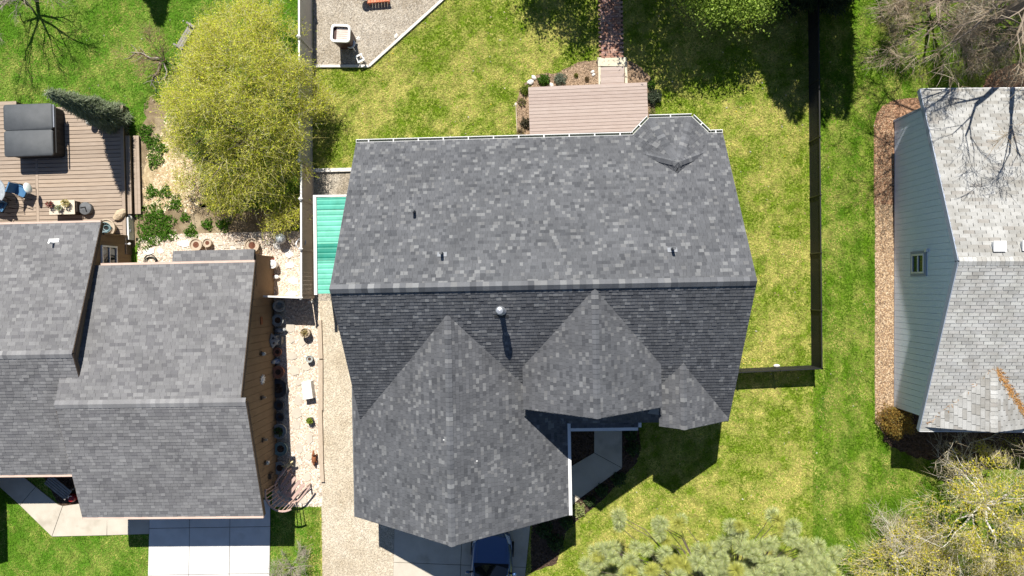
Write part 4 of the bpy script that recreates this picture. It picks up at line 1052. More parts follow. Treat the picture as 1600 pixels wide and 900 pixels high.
gl_ = thing('glass_globe','clear glass gazing globe on the gravel below the yellow tree','globe',at(444,374))
m = MB(); m.lathe([(0.12,0),(0.08,0.1),(0.1,0.2)],14); m.build('stand','dark_grey',gl_); m = MB(); m.ball((0,0,0.42),0.24,20,14); m.build('globe','glass_clear',gl_,smooth=True)
hr = MB(); hr.tube([(0.24*math.cos(2*math.pi*i/24),0.0,0.24*math.sin(2*math.pi*i/24)) for i in range(25)],0.02,6,cap=False)
hro = hr.build('hoop','galvanised',None,at(470,380,1.15)); hro.rotation_euler = (R_(62),0,R_(40)); tag(hro,'thin metal hoop hanging on the tan vinyl fence','hoop')
stone(452,348,0.17,'pot_terracotta','small reddish clay block half under the yellow tree',sx=1.3,sz=0.7)

# ------------------------------------------------------------------ side yard, from the cross fence to the driveway
LG = 'pots along the tan wall'
dm = thing('planter_drum','grey metal drum planter lying tilted by the cross fence','planter',at(436,479))
m = MB(); m.lathe([(0.22,0),(0.27,0.06),(0.27,0.34),(0.24,0.36),(0.15,0.34),(0.13,0.2)],20); o = m.build('body','pot_grey',dm,smooth=True); o.rotation_euler=(R_(-8),R_(20),0)
pot(437.5,500,0.27,0.32,'pot_grey','grey rimmed round planter next to the grey drum',group=LG,rim=0.1)
pg = thing('pig_figure','small grey pig garden figure beside the carved block','figure',at(439,515.5))
m = MB(); m.ball((0,0,0.15),0.16,12,8,1.3,0.8,0.8); m.ball((0.2,0.02,0.2),0.09,10,6); m.tube([(0.26,0.02,0.2),(0.31,0.02,0.19)],0.04,8)
for sx in (-0.1,0.1):
    for sy in (-0.07,0.07): m.tube([(sx,sy,0),(sx,sy,0.1)],0.03,6)
for sy in (-0.05,0.07): m.tube([(0.17,sy,0.26),(0.15,sy*1.4,0.32)],[0.03,0.005],5)
m.build('body','statue',pg,smooth=True)
sb = thing('carved_block','grey carved stone lantern block among the pots','statue',at(432,531),R_(5))
m = MB(); m.box(-0.24,0.24,-0.26,0.26,0,0.12); m.box(-0.18,0.18,-0.2,0.2,0.12,0.5); m.build('base','statue',sb)
m = MB(); m.lathe([(0.34,0.5),(0.30,0.56),(0.10,0.68),(0.02,0.72)],4); m.build('cap','statue',sb)
for k in range(4):
    a = R_(90*k+45); m = MB(); m.ball((0.15*math.cos(a),0.15*math.sin(a),0.62),0.055,8,6); m.build('knob','pot_dark',sb)
ch = MB(); ch.box(-0.12,0.12,-0.16,0.16,0,0.3); ch.box(-0.10,0.10,-0.14,0.14,0.3,0.31)
tag(ch.build('wooden_crate','old_wood',None,at(439.5,531)),'small dark wooden crate beside the carved stone block','crate')
pot(436.5,549,0.20,0.30,'pot_terracotta','small brown pot below the carved stone block',group=LG)
bf = thing('blue_figure','blue glazed garden figure between two brown pots','figure',at(433,564))
m = MB(); m.lathe([(0.14,0),(0.16,0.1),(0.10,0.3),(0.05,0.4)],14); m.build('body','blue_glaze',bf,smooth=True)
m = MB(); m.ball((0,0,0.47),0.09,12,8); m.build('head','statue',bf,smooth=True)
m = MB(); m.tube([(0.08,0,0.28),(0.2,0.06,0.2)],0.035,6); m.tube([(-0.08,0,0.28),(-0.18,0.08,0.3)],0.035,6); m.build('arms','blue_glaze',bf)
pot(438.5,580,0.28,0.36,'pot_terracotta','large brown pot with a thick rim below the blue figure',group=LG,rim=0.2)
pot(437,606,0.42,0.22,'pot_dark','broad dark saucer planter level with the white star',group=LG,rim=0.08,soil='mulch_dark')
pot(439.5,631.5,0.22,0.32,'pot_dark','dark grey pot right below the broad saucer planter',group=LG,rim=0.2)
pot(440.5,650,0.19,0.26,'pot_dark','smallest dark pot just above the light rimmed planter',group=LG,rim=0.2)
pot(440.5,671.5,0.33,0.36,'pot_grey','big planter with pale rim and low green growth',group=LG,rim=0.13,plant=(0.22,120,0.09,[(0.05,0.10,0.03),(0.09,0.15,0.05)]))
pot(442,699,0.31,0.34,'pot_teal','big planter with thin teal rim below the pale rimmed one',group=LG,rim=0.08,soil='mulch_dark')
pot(440,729,0.29,0.30,'pot_grey','grey planter holding the yellow deer figure',group=LG,rim=0.1)
de = thing('deer_figure','pale yellow deer figure lying across the grey planter','figure',at(450,727,0.32),R_(38))
m = MB(); m.ball((0,0,0.08),0.12,12,8,1.8,0.7,0.7); m.tube([(0.16,0,0.1),(0.27,0,0.2)],[0.06,0.04],8); m.ball((0.32,0,0.22),0.055,8,6,1.5,0.8,0.9)
for sx, sy, ex, ey in ((0.12,0.06,0.22,0.16),(0.12,-0.06,0.2,-0.17),(-0.14,0.06,-0.24,0.14),(-0.14,-0.06,-0.26,-0.12)): m.tube([(sx,sy,0.06),(ex,ey,0.02)],[0.035,0.02],6)
m.build('body','yellow_paint',de,smooth=True)
stone(444.5,740.5,0.07,'rock_white','small white stone below the deer figure')
# slatted round backed chair with flower spindles
sc_ = thing('slatted_chair','pinkish wooden round backed slatted chair at the corner of the tan house','chair',at(460,757),R_(-38))
R0, HT, SEAT = 0.66, 1.55, 0.40
def arc(r, z, a0=180, a1=360, n=16, dy=0.0): return [(r*math.cos(R_(a0+(a1-a0)*i/n)), r*math.sin(R_(a0+(a1-a0)*i/n))*0.95+dy, z) for i in range(n+1)]
m = MB(); top_ = [(0.66,0.62,0.62)]+[(x,y,0.62) for i,(x,y,z) in enumerate(arc(R0,0.62)[::-1])]+[(-0.66,0.62,0.62)]
m.tube(top_,0.045,6); m.build('arm_rail','pink_wood',sc_)
m = MB(); m.tube(arc(R0+0.07,HT,200,340,14),0.045,6); m.build('top_rail','pink_wood',sc_)
for k in range(10):
    a = 204+132*k/9; x, y = R0*math.cos(R_(a)), R0*math.sin(R_(a))*0.95
    MB().tube([(x*0.96,y*0.96,SEAT),(x*1.07,y*1.07,HT)],0.022,6).build('spindle','pink_wood',sc_)
for k in range(4):
    xx = -0.36+k*0.24; hw = math.sqrt(max(0.02,0.55**2-xx**2)); MB().box(xx-0.065,xx+0.065,-hw*0.9,0.45,SEAT-0.03,SEAT).build('slat','pink_wood',sc_)
for x, y in ((-0.55,0.5),(0.55,0.5),(-0.42,-0.42),(0.42,-0.42)):
    MB().tube([(x,y,0),(x*1.0,y,0.62 if y > 0 else HT*0.55)],0.04,6).build('leg','pink_wood',sc_)
for z in (0.16,0.30): MB().tube([(-0.55,0.5,z),(-0.42,-0.42,z),(0.42,-0.42,z),(0.55,0.5,z)],0.025,6).build('stretcher','pink_wood',sc_)
# sunny side of the side yard
pot(481,519,0.22,0.42,'pot_beige','tall cream pot standing in the sun on the flagstones',plant=(0.16,90,0.08,[(0.45,0.38,0.18),(0.35,0.28,0.12)]))
pot(486.5,560,0.16,0.30,'pot_grey','small grey pot standing in the sun on the flagstones')
pot(487,655.5,0.15,0.26,'pot_dark','small dark pot with a bright green rounded plant',plant=(0.16,260,0.05,[(0.25,0.34,0.03),(0.32,0.40,0.05),(0.16,0.26,0.02)]))
bx = thing('cooler_box','white lidded box on the flagstones by the timber edging','box',at(484.5,608),R_(6))
m = MB(); m.box(-0.20,0.20,-0.38,0.38,0,0.36); m.build('body','plastic_white',bx)
m = MB(); m.add([(-0.22,-0.41,0.36),(0.22,-0.37,0.36),(0.20,0.41,0.36),(-0.22,0.39,0.36),(-0.21,-0.39,0.41),(0.21,-0.36,0.41),(0.19,0.39,0.41),(-0.21,0.37,0.41)],[(4,5,6,7),(0,1,5,4),(1,2,6,5),(2,3,7,6),(3,0,4,7)]); m.build('lid','plastic_white',bx)
rf = thing('rusty_figure','rusty metal animal figure beside the timber edging','figure',at(493,715))
m = MB(); m.ball((0,0,0.24),0.13,10,8,0.8,1.6,0.8); m.ball((0.02,0.24,0.36),0.08,8,6,0.8,1.1,1); m.tube([(0.02,0.3,0.36),(0.02,0.4,0.33)],[0.05,0.03],6)
for x in (-0.07,0.07):
    for y in (-0.14,0.14): m.tube([(x,y,0.2),(x*1.2,y,0.0)],[0.045,0.03],6)
m.tube([(0,-0.2,0.28),(0.02,-0.34,0.2)],[0.05,0.02],6); m.build('body','rust',rf,smooth=True)
tim = [((500,500),(502,560)),((502,562),(502,640)),((501,640),(503,722)),((503,722),(505,752))]
for k, (a, b) in enumerate(tim):
    t = MB(); A_, B_ = at(*a), at(*b); t.beam(Vector((0,0,0.06)), B_-A_+Vector((0,0,0.06)), 0.19-0.02*(k==3), 0.12+0.004*k)
    tag(t.build('landscape_timber','timber',None,A_), ['weathered landscape timber nearest the cross fence','weathered landscape timber beside the white lidded box','weathered landscape timber beside the bright green potted plant','short loose landscape timber below the rusty figure'][k],'timber','timbers edging the gravel path')
cl_ = MB()
for k in range(4): cl_.ball((0.07*k-0.1,0.05*(k%2),0.06),0.06,8,5)
tag(cl_.build('ornament_cluster','rock_white',None,at(486,472)),'cluster of small white ornaments in the shade of the cross fence','ornament')

# ------------------------------------------------------------------ gravel pad furniture
pc = thing('planter_chair','square brown barrel chair with white rim and slatted seat on the gravel pad','chair',Vector((*at(532,52,1.15)[:2],0)),R_(-3))
def ring(mb, r0, r1, z0, z1):
    pass
outer = rounded(-0.42,0.42,-0.38,0.38,0.16); inner = rounded(-0.33,0.33,-0.29,0.29,0.10); n = len(outer)
m = MB(); V = [(x*0.82,y*0.82,0) for x,y in outer]+[(x*0.97,y*0.97,0.80) for x,y in outer]+[(x*0.97,y*0.97,0.80) for x,y in inner]+[(x*0.97,y*0.97,0.5) for x,y in inner]
F = [(i,(i+1)%n,n+(i+1)%n,n+i) for i in range(n)]+[(2*n+i,2*n+(i+1)%n,3*n+(i+1)%n,3*n+i) for i in range(n)]+[tuple(range(n-1,-1,-1))]+[tuple(range(3*n,4*n))]
m.add(V,F).build('body','plastic_brown',pc)
m = MB(); V = [(x,y,0.80) for x,y in outer]+[(x,y,0.87) for x,y in outer]+[(x,y,0.87) for x,y in inner]+[(x,y,0.80) for x,y in inner]
F = []
for a_, b_ in ((0,1),(1,2),(2,3),(3,0)): F += [(a_*n+i,a_*n+(i+1)%n,b_*n+(i+1)%n,b_*n+i) for i in range(n)]
m.add(V,F).build('rim','plastic_white',pc)
for k in range(6): MB().box(-0.20,0.31,-0.265+k*0.09,-0.265+k*0.09+0.078,0.74,0.78).build('slat','pale_slat',pc)
MB().box(-0.31,-0.22,-0.27,0.27,0.5,0.76).build('backrest','plastic_brown',pc)
pc.scale = (1.0,1.0,1.35)
ws_ = thing('round_stool','white round plastic stool beside the brown barrel chair','stool',at(551.5,73))
m = MB(); m.lathe([(0.20,0.38),(0.215,0.40),(0.20,0.43),(0.05,0.44),(0.01,0.44)],22); m.build('seat','plastic_white',ws_,smooth=True)
for k in range(4):
    a = R_(30+90*k); MB().tube([(0.15*math.cos(a),0.15*math.sin(a),0.39),(0.24*math.cos(a),0.24*math.sin(a),0)],[0.03,0.022],6).build('leg','plastic_white',ws_)
ss = thing('step_stool','tiny white frame step stool near the pad corner','stool',at(565.5,95),R_(25))
for sx in (-1,1):
    MB().beam((sx*0.13,-0.16,0.0),(sx*0.11,-0.12,0.36),0.035,0.035).build('leg','plastic_white',ss); MB().beam((sx*0.13,0.18,0.0),(sx*0.11,0.12,0.36),0.035,0.035).build('leg','plastic_white',ss)
for yy, zz in ((-0.14,0.37),(0.13,0.37),(0.0,0.2)): MB().beam((-0.16,yy,zz),(0.16,yy,zz),0.07,0.03).build('step','plastic_white',ss)
for sx in (-1,1): MB().beam((sx*0.13,-0.17,0.375),(sx*0.13,0.16,0.375),0.035,0.03).build('rail','plastic_white',ss)
lo = thing('lounge_chair','orange slatted lounge chair with white pillow at the top frame edge','lounge chair',at(588,-2),R_(4))
for k in range(7): MB().box(-0.33+k*0.135,-0.33+k*0.135+0.12,-0.28,0.28,0.28,0.32).build('slat','plastic_orange',lo)
for y in (-0.26,0.26): MB().beam((-0.38,y,0.26),(0.64,y,0.26),0.05,0.05).build('rail','plastic_orange',lo)
for x in (-0.3,0.55):
    for y in (-0.26,0.26): MB().beam((x,y,0),(x,y,0.25),0.05,0.05).build('leg','plastic_orange',lo)
m = MB(); m.ball((-0.48,0.02,0.42),0.22,12,8,0.9,1.1,0.5); pwo = m.build('headrest','plastic_white',lo,smooth=True)
st_ = MB()
for a in (20,80,140): st_.beam((-0.10*math.cos(R_(a)),-0.10*math.sin(R_(a)),0.02),(0.10*math.cos(R_(a)),0.10*math.sin(R_(a)),0.02),0.03,0.03)
tag(st_.build('toy_star','plastic_white',None,at(560,60)),'small white star shaped toy on the gravel','toy')
stone(619,57,0.09,'rock_white','white stone against the slanting pad edging',sx=1.4)
# ------------------------------------------------------------------ garden bench under the yellow tree
bn = thing('garden_bench','grey weathered slatted bench half under the yellow tree','bench',at(300,64),R_(238))
for k in range(4): MB().box(-0.62,0.62,-0.24+k*0.115,-0.24+k*0.115+0.10,0.42,0.45).build('seat_slat','old_wood',bn)
for k in range(3): MB().box(-0.62,0.62,0.24+k*0.03,0.265+k*0.03,0.52+k*0.13,0.62+k*0.13).build('back_slat','old_wood',bn)
for x in (-0.55,0.55):
    MB().box(x-0.035,x+0.035,-0.24,-0.17,0,0.6).build('leg','old_wood',bn); MB().beam((x,0.22,0),(x,0.34,0.92),0.07,0.07).build('leg','old_wood',bn)
    MB().box(x-0.04,x+0.04,-0.27,0.26,0.6,0.64).build('armrest','old_wood',bn)
# bench and red pot by the tan house front door
fbn = thing('front_bench','dark slatted bench in the shade by the tan house front','bench',at(101,757),R_(-38))
for k in range(5): MB().box(-0.6,0.6,-0.26+k*0.105,-0.26+k*0.105+0.085,0.42,0.45).build('seat_slat','old_wood',fbn)
for x in (-0.5,0.5):
    for y in (-0.22,0.22): MB().box(x-0.03,x+0.03,y-0.03,y+0.03,0,0.42).build('leg','old_wood',fbn)
rp_ = thing('red_pot','glossy red pot with a curved handle in the dark front bed','pot',at(117,776))
m = MB(); m.lathe([(0.14,0),(0.19,0.1),(0.19,0.2),(0.15,0.28),(0.02,0.30)],20); m.build('body','red_paint',rp_,smooth=True)
m = MB(); m.tube([(-0.12,0.02,0.28),(-0.06,0.12,0.34),(0.06,0.12,0.34)],0.02,6); m.build('handle','white_paint',rp_)
# ------------------------------------------------------------------ the parked car
cx = at(769,850,0.95).x; cy_ = at(769,831,0.7).y
car = thing('parked_car','dark blue car parked nose in before the garage','car',(cx,cy_,0.05),R_(-1.5))
# body stations from the nose back: (y, half width, top height, belly)
ST = [(0.0,0.52,0.66,0.34),(-0.05,0.66,0.74,0.28),(-0.16,0.76,0.83,0.24),(-0.40,0.84,0.91,0.22),(-0.80,0.885,0.965,0.22),(-1.15,0.90,1.0,0.22),(-1.45,0.91,1.03,0.22),
      (-2.2,0.92,1.03,0.22),(-3.1,0.92,1.04,0.22),(-3.7,0.90,1.05,0.22),(-4.2,0.86,1.0,0.26),(-4.5,0.78,0.85,0.32)]
def section(y, w, t, b):
    half = [(0.0,t),(0.45,t-0.003),(0.72,t-0.018),(0.86,t-0.05),(0.93,t-0.13),(0.985,t-0.30),(1.0,max(b+0.22,t-0.42)),(0.97,b+0.06),(0.85,b),(0.0,b)]
    pts = [(x*w,y,z) for x, z in half]; return pts+[(-x*w,y,z) for x, z in half[-2:0:-1]]
secs = [section(*s) for s in ST]; n = len(secs[0]); m = MB(); V = [p for s in secs for p in s]; F = []
for i in range(len(secs)-1):
    for k in range(n): F.append((i*n+k,i*n+(k+1)%n,(i+1)*n+(k+1)%n,(i+1)*n+k))
F += [tuple(range(n)), tuple((len(secs)-1)*n+k for k in range(n-1,-1,-1))]
body = m.add(V,F).build('body','car_paint',car,smooth=True)
# bonnet: a proud panel with shut lines round it
m = MB(); rows = []; prof = [(-0.20,0.60,0.852),(-0.42,0.68,0.925),(-0.80,0.72,0.978),(-1.12,0.735,1.012),(-1.24,0.73,1.030)]
for y, w, z in prof:
    rows.append([(w*t,y-0.10*(1-t*t)*(1 if y < -1.1 else (0.2 if y < -1.0 else 0))+0.10*(1-t*t)*(1 if y > -0.25 else 0.2),z-0.016*abs(t)**3) for t in (-1,-0.75,-0.4,0,0.4,0.75,1)])
V = [p for r in rows for p in r]; F = [(i*7+k,i*7+k+1,(i+1)*7+k+1,(i+1)*7+k) for i in range(len(rows)-1) for k in range(6)]
hood = m.add(V,[f[::-1] for f in F]).build('hood','car_paint',car,smooth=True)
for s in (-1,1):
    MB().tube([(s*0.60,-0.30,0.912),(s*0.62,-0.8,0.990),(s*0.63,-1.2,1.03)],0.012,5).build('crease','car_paint',hood)
# cowl, windscreen, cabin
gh = [(-1.30,0.72,1.02),(-2.05,0.60,1.46),(-2.6,0.60,1.50),(-3.2,0.585,1.47),(-3.95,0.66,1.06)]
m = MB(); V = [(-0.75,-1.22,1.03),(0.75,-1.22,1.03),(0.74,-1.38,1.045),(-0.74,-1.38,1.045)]; m.add(V,[(3,2,1,0)]); m.build('cowl','car_trim',car)
def curved(y0,w0,z0,y1,w1,z1,bow0,bow1,n=8):
    V = []
    for y,w,z,b in ((y0,w0,z0,bow0),(y1,w1,z1,bow1)):
        for k in range(n+1): t = -1+2*k/n; V.append((w*t,y+b*(1-t*t),z+0.02*(1-t*t)))
    return V, [(k,n+1+k,n+2+k,k+1) for k in range(n)]
m = MB(); m.add(*curved(-1.42,0.70,1.04,-2.08,0.58,1.455,0.16,0.06)); m.build('windscreen','car_glass',car,smooth=True)
m = MB()
for s in (-1,1):
    m.tube([(s*0.735,-1.40,1.03),(s*0.62,-2.08,1.45)],0.035,6)
m.build('pillars','car_paint',car)
m = MB(); V = []; yy = [-2.06,-2.3,-2.8,-3.2,-3.3]; ww = [0.58,0.60,0.61,0.59,0.57]; zz = [1.45,1.485,1.50,1.48,1.46]
for y,w,z in zip(yy,ww,zz): V += [(w*t,y,z-0.03*abs(t)**3) for t in (-1,-0.8,-0.4,0,0.4,0.8,1)]
m.add(V,[(i*7+k,(i+1)*7+k,(i+1)*7+k+1,i*7+k+1) for i in range(4) for k in range(6)]); m.build('roof','car_paint',car,smooth=True)
for s in (-1,1):
    m = MB(); m.add([(s*0.75,-1.45,1.03),(s*0.61,-2.1,1.42),(s*0.62,-3.2,1.43),(s*0.75,-3.9,1.03)],[(0,1,2,3)]); m.build('side_window','car_glass',car)
    mi = MB(); mi.ball((s*1.0,-1.62,1.06),0.10,12,8,1.0,0.7,0.75); mo = mi.build('mirror','car_paint',car,smooth=True)
    MB().beam((s*0.78,-1.60,1.02),(s*0.95,-1.62,1.03),0.06,0.05).build('stalk','car_trim',mo)
    hl = MB(); hl.add([(s*0.50,-0.02,0.70),(s*0.74,-0.14,0.76),(s*0.80,-0.46,0.855),(s*0.70,-0.40,0.872),(s*0.56,-0.10,0.79)],[(0,1,2,3,4)] if s > 0 else [(4,3,2,1,0)])
    hl.v = [(x,y+0.012,z+0.012) for x,y,z in hl.v]; hl.build('headlight','lamp_lens',car)
    MB().tube([(s*0.66,-0.09,0.80),(s*0.79,-0.30,0.845),(s*0.86,-0.62,0.86)],0.012,5).build('headlight_trim','chrome',car)
    for y in (-0.85,-3.55):
        wh = MB(); wh.v=[]; prof = [(0.20,-0.10),(0.31,-0.11),(0.335,-0.08),(0.335,0.08),(0.31,0.11),(0.20,0.10)]
        wh.lathe(prof,22); wh.v=[(s*0.82+z_, y+x_, 0.29+y_) for x_,y_,z_ in wh.v]; wo_ = wh.build('wheel','tyre',car,smooth=True)
        rm = MB(); rm.lathe([(0.01,0.0),(0.2,0.02),(0.21,0.06)],14); rm.v=[(s*0.82+s*(0.06+z_*0.5), y+x_, 0.29+y_) for x_,y_,z_ in rm.v]; rm.build('rim','chrome',wo_)
MB().add([(-0.45,0.015,0.42),(0.45,0.015,0.42),(0.48,-0.0,0.62),(-0.48,-0.0,0.62)],[(0,1,2,3)]).build('grille','car_trim',car)
MB().tube([(-0.1,-2.55,1.50),(0.0,-2.75,1.54)],0.03,6).build('antenna','car_trim',car)
for s in (-0.35,0.2): MB().tube([(s+0.3,-1.30,1.045),(s-0.15,-1.36,1.065)],0.012,5).build('wiper','car_trim',car)
# ------------------------------------------------------------------ trees, shrubs and grass
def grow(rr, p, d, length, r, depth, spread, out, tips, kids=(2,3), curve=0.25, up=0.1, shrink=0.72, seg=4, rs=0.62):
    """one limb and its branches: appends (points, radii) and the ends"""
    pts = [p.copy()]; rad = [r]; q = p.copy(); dd = d.normalized()
    for i in range(seg):
        dd = (dd+Vector((rr.uniform(-1,1),rr.uniform(-1,1),rr.uniform(-1,1)))*curve*0.5+Vector((0,0,up*0.3))).normalized()
        q = q+dd*(length/seg); pts.append(q.copy()); rad.append(r*(1-(1-rs)*(i+1)/seg))
    out.append((pts, rad, depth))
    if depth <= 0: tips.append((q.copy(), dd.copy())); return
    for k in range(rr.randint(*kids)):
        t = rr.uniform(0.45,1.0) if k else 1.0
        i = min(seg, max(1, int(t*seg))); b = pts[i]
        axis = Vector((rr.uniform(-1,1),rr.uniform(-1,1),rr.uniform(-1,1)))
        nd = (dd+axis*spread).normalized()
        nd.z += up*0.5
        grow(rr, b, nd, length*shrink*rr.uniform(0.8,1.15), rad[i]*rs*1.05, depth-1, spread, out, tips, kids, curve, up, shrink, max(2,seg-1), rs)
def limb_mesh(out, name, material, parent, col=None, sides=(3,4,5,6,7), keep=None, tint=None):
    mb = MB()
    for pts, rad, dep in out:
        if keep is not None and not keep(dep): continue
        mb.tube(pts, rad, sides[min(dep,len(sides)-1)], col if tint is None else tint[min(dep,len(tint)-1)], cap=False)
    if mb.v: return mb.build(name, material, parent, smooth=True)
def strips(P, D, L, w, pal, g, droop=0.25, nseg=2):
    """fine twigs as thin three sided prisms: start P, direction D, length L"""
    n = len(P); D = D/np.linalg.norm(D,axis=1)[:,None]
    a = np.cross(D, g.normal(size=(n,3))); a /= np.linalg.norm(a,axis=1)[:,None]+1e-9; b = np.cross(D,a)
    L = np.asarray(L).reshape(-1,1); Q = P+D*L*0.5+np.array([0,0,0.03])*L; E_ = P+D*L-np.array([0,0,1])*L*droop
    rings = []
    for c, ww in ((P,w),(Q,w*0.75),(E_,w*0.3)):
        for k in range(3):
            an = 2*math.pi*k/3; rings.append(c+(a*math.cos(an)+b*math.sin(an))*ww/2)
    V = np.stack(rings,1).reshape(-1,3); base = (np.arange(n)*9)[:,None]
    fl = []
    for r in (0,3):
        for k in range(3): fl.append(base+np.array([[r+k, r+(k+1)%3, r+3+(k+1)%3, r+3+k]]))
    F = np.stack(fl,1).reshape(-1,4); pal = np.array(pal)
    C = np.repeat(pal[g.integers(0,len(pal),n)]*g.uniform(0.75,1.2,n)[:,None],6,axis=0)
    return V, F, C
def join(parts):
    V = []; F = []; C = []; k = 0
    for v, f, c in parts: V.append(v); F.append(f+k); C.append(c); k += len(v)
    return np.concatenate(V), np.concatenate(F), np.concatenate(C)

# --- the yellow budding tree over the fence
yt = thing('budding_tree','large yellow green budding tree leaning over the grey vinyl fence','tree',at(402,220))
rr = random.Random(3); out = []; tips = []
for k in range(7):
    a = k*0.9+rr.uniform(-0.3,0.3); grow(rr, Vector((0,0,0.3+0.1*k)), Vector((math.cos(a)*0.75,math.sin(a)*0.95,0.8)), 1.75, 0.085, 4, 0.72, out, tips, kids=(2,4), up=0.10, shrink=0.70, seg=4)
out.append(([Vector((0,0,0)),Vector((0.03,0.02,0.5)),Vector((0,0,1.0))],[0.22,0.18,0.13],5))
limb_mesh(out,'trunk','bark',yt,keep=lambda d: d >= 2)
g = np.random.default_rng(5)
def ell(P): return ((P[:,0]-0.15)/3.15)**2+((P[:,1]-0.35)/4.15)**2
T = np.array([list(t[0]) for t in tips]); N = len(T)
# buds and twigs fill an uneven crown
nC = 620; ang = g.uniform(0,2*np.pi,nC); rad_ = g.uniform(0,1,nC)**0.5*(1+0.12*np.sin(5*ang+1)+0.11*np.sin(9*ang)+0.09*np.sin(17*ang))
ctr = np.stack([0.1+3.2*rad_*np.cos(ang), 0.95+4.4*rad_*np.sin(ang), 1.3+3.0*np.sqrt(np.maximum(0,1-np.minimum(1,rad_)**2))*g.uniform(0.45,1.08,nC)],1)
ql = (ang > 1.75) & (ang < 2.9); ctr[ql,0] = 0.1+(ctr[ql,0]-0.1)*0.80; ctr[:,0] += 0.12
qr = ctr[:,0] > 1.6; ctr[qr,0] = 1.6+(ctr[qr,0]-1.6)*0.75
ctr[:,2] *= 1-0.38*np.clip(-(ctr[:,1]-0.5)/4,0,1)
per = 40
P = np.repeat(ctr,per,axis=0)+g.normal(size=(nC*per,3))*np.array([0.205,0.205,0.18])
P[:,2] = np.maximum(P[:,2],0.25)
D = P-np.array([0.1,0.3,0.6]); D /= np.linalg.norm(D,axis=1)[:,None]; D += g.normal(size=D.shape)*1.5
YEL = [(0.78,0.80,0.06),(0.68,0.74,0.05),(0.84,0.82,0.14),(0.55,0.64,0.05),(0.42,0.52,0.04)]
tw = strips(P, D, g.uniform(0.16,0.50,len(P)), 0.013, [(0.60,0.55,0.12),(0.66,0.60,0.20),(0.48,0.43,0.12),(0.58,0.54,0.32)], g, droop=0.18)
sel = g.random(len(P)) < 0.85
Dn = D/np.linalg.norm(D,axis=1)[:,None]
LP = np.concatenate([P+Dn*g.uniform(0.05,0.4,(len(P),1)) for _ in range(3)])+g.normal(size=(3*len(P),3))*0.03
lv = leaves(LP, 0.066, YEL, g, up=0.25, aspect=0.5)
ks = g.random(len(LP)) < 0.9
leafobj('crown', lv, yt)
leafobj('twigs', tw, yt, 'twig')
# long bare shoots reaching past the crown
ns = 200; ang = g.uniform(0,2*np.pi,ns); S = np.stack([0.15+2.5*np.cos(ang)*g.uniform(0.5,1,ns),0.3+3.4*np.sin(ang)*g.uniform(0.5,1,ns),g.uniform(1.2,3.6,ns)],1)
Ds = np.stack([np.cos(ang),np.sin(ang),g.uniform(0.0,0.7,ns)],1)+g.normal(size=(ns,3))*0.7
leafobj('shoots', strips(S,Ds,g.uniform(0.7,1.6,ns),0.014,[(0.58,0.51,0.20),(0.52,0.47,0.28),(0.62,0.54,0.20)],g,droop=0.2), yt, 'twig')

# --- bare trees
def bare_tree(px, py, h, label, seed, n0=6, spread=0.6, r0=0.14, depth=5, mat_='bark_grey', lean=(0,0), tint=None, kids=(2,3), l0=None, twig_n=3, twig_pal=None, name='bare_tree', trunk_h=0.25, shrink=0.72, twl=0.4, tww=0.012, group=None, flat=1.0, curve=0.3):
    t = thing(name, label, 'tree', at(px,py), 0, group); rr = random.Random(seed); out = []; tips = []
    th = h*trunk_h; l0 = l0 or h*0.33
    out.append(([Vector((0,0,0)),Vector((lean[0]*0.3,lean[1]*0.3,th*0.6)),Vector((lean[0]*0.5,lean[1]*0.5,th))],[r0,r0*0.85,r0*0.7],6))
    for k in range(n0):
        a = 2*math.pi*k/n0+rr.uniform(-0.4,0.4); s = rr.uniform(0.5,1.2)*flat
        grow(rr, Vector((lean[0]*0.5,lean[1]*0.5,th*rr.uniform(0.75,1.0))), Vector((math.cos(a)*s+lean[0]*0.2,math.sin(a)*s+lean[1]*0.2,rr.uniform(0.35,1.0))), l0*rr.uniform(0.8,1.2), r0*0.55, depth, spread, out, tips, kids=kids, up=0.06, shrink=shrink, seg=4, curve=curve)
    limb_mesh(out,'trunk',mat_,t)
    if twig_n:
        g = np.random.default_rng(seed); T = np.array([list(q[0]) for q in tips]); Dd = np.array([list(q[1]) for q in tips])
        P = np.repeat(T,twig_n,axis=0)-np.repeat(Dd,twig_n,axis=0)*g.uniform(0,0.3,(len(T)*twig_n,1)); D = np.repeat(Dd,twig_n,axis=0)+g.normal(size=P.shape)*0.6
        leafobj('twigs', strips(P,D,g.uniform(0.5,1.3,len(P))*twl,tww,twig_pal or [(0.36,0.30,0.23),(0.28,0.23,0.18),(0.44,0.38,0.30)],g,droop=0.1), t, 'twig')
    return t, out, tips
bare_tree(58,0,4.3,'small bare tree at the top left corner casting branching shadows',11,n0=6,depth=4,r0=0.10,spread=0.55,l0=1.25,shrink=0.74,twig_n=3,tww=0.014)
BRN = [(0.46,0.375,0.26),(0.38,0.29,0.195),(0.55,0.465,0.345),(0.30,0.23,0.15)]
bare_tree(1448,6,4.6,'spreading bare brown tree at the top edge, leftmost of the bare thicket',21,n0=11,depth=5,r0=0.08,spread=0.66,l0=1.35,shrink=0.74,twig_n=6,lean=(0.2,-0.3),flat=1.5,tww=0.013,twl=0.5,mat_='bark_tan',twig_pal=BRN,trunk_h=0.18)
bare_tree(1506,58,10.2,'thick trunked bare tree by the back of the white grey roof, shading it',22,n0=12,depth=5,r0=0.24,spread=0.62,l0=2.5,shrink=0.72,twig_n=4,flat=1.15,lean=(0.4,0.2),tww=0.016,twl=0.6,mat_='bark_tan',twig_pal=BRN,trunk_h=0.50)
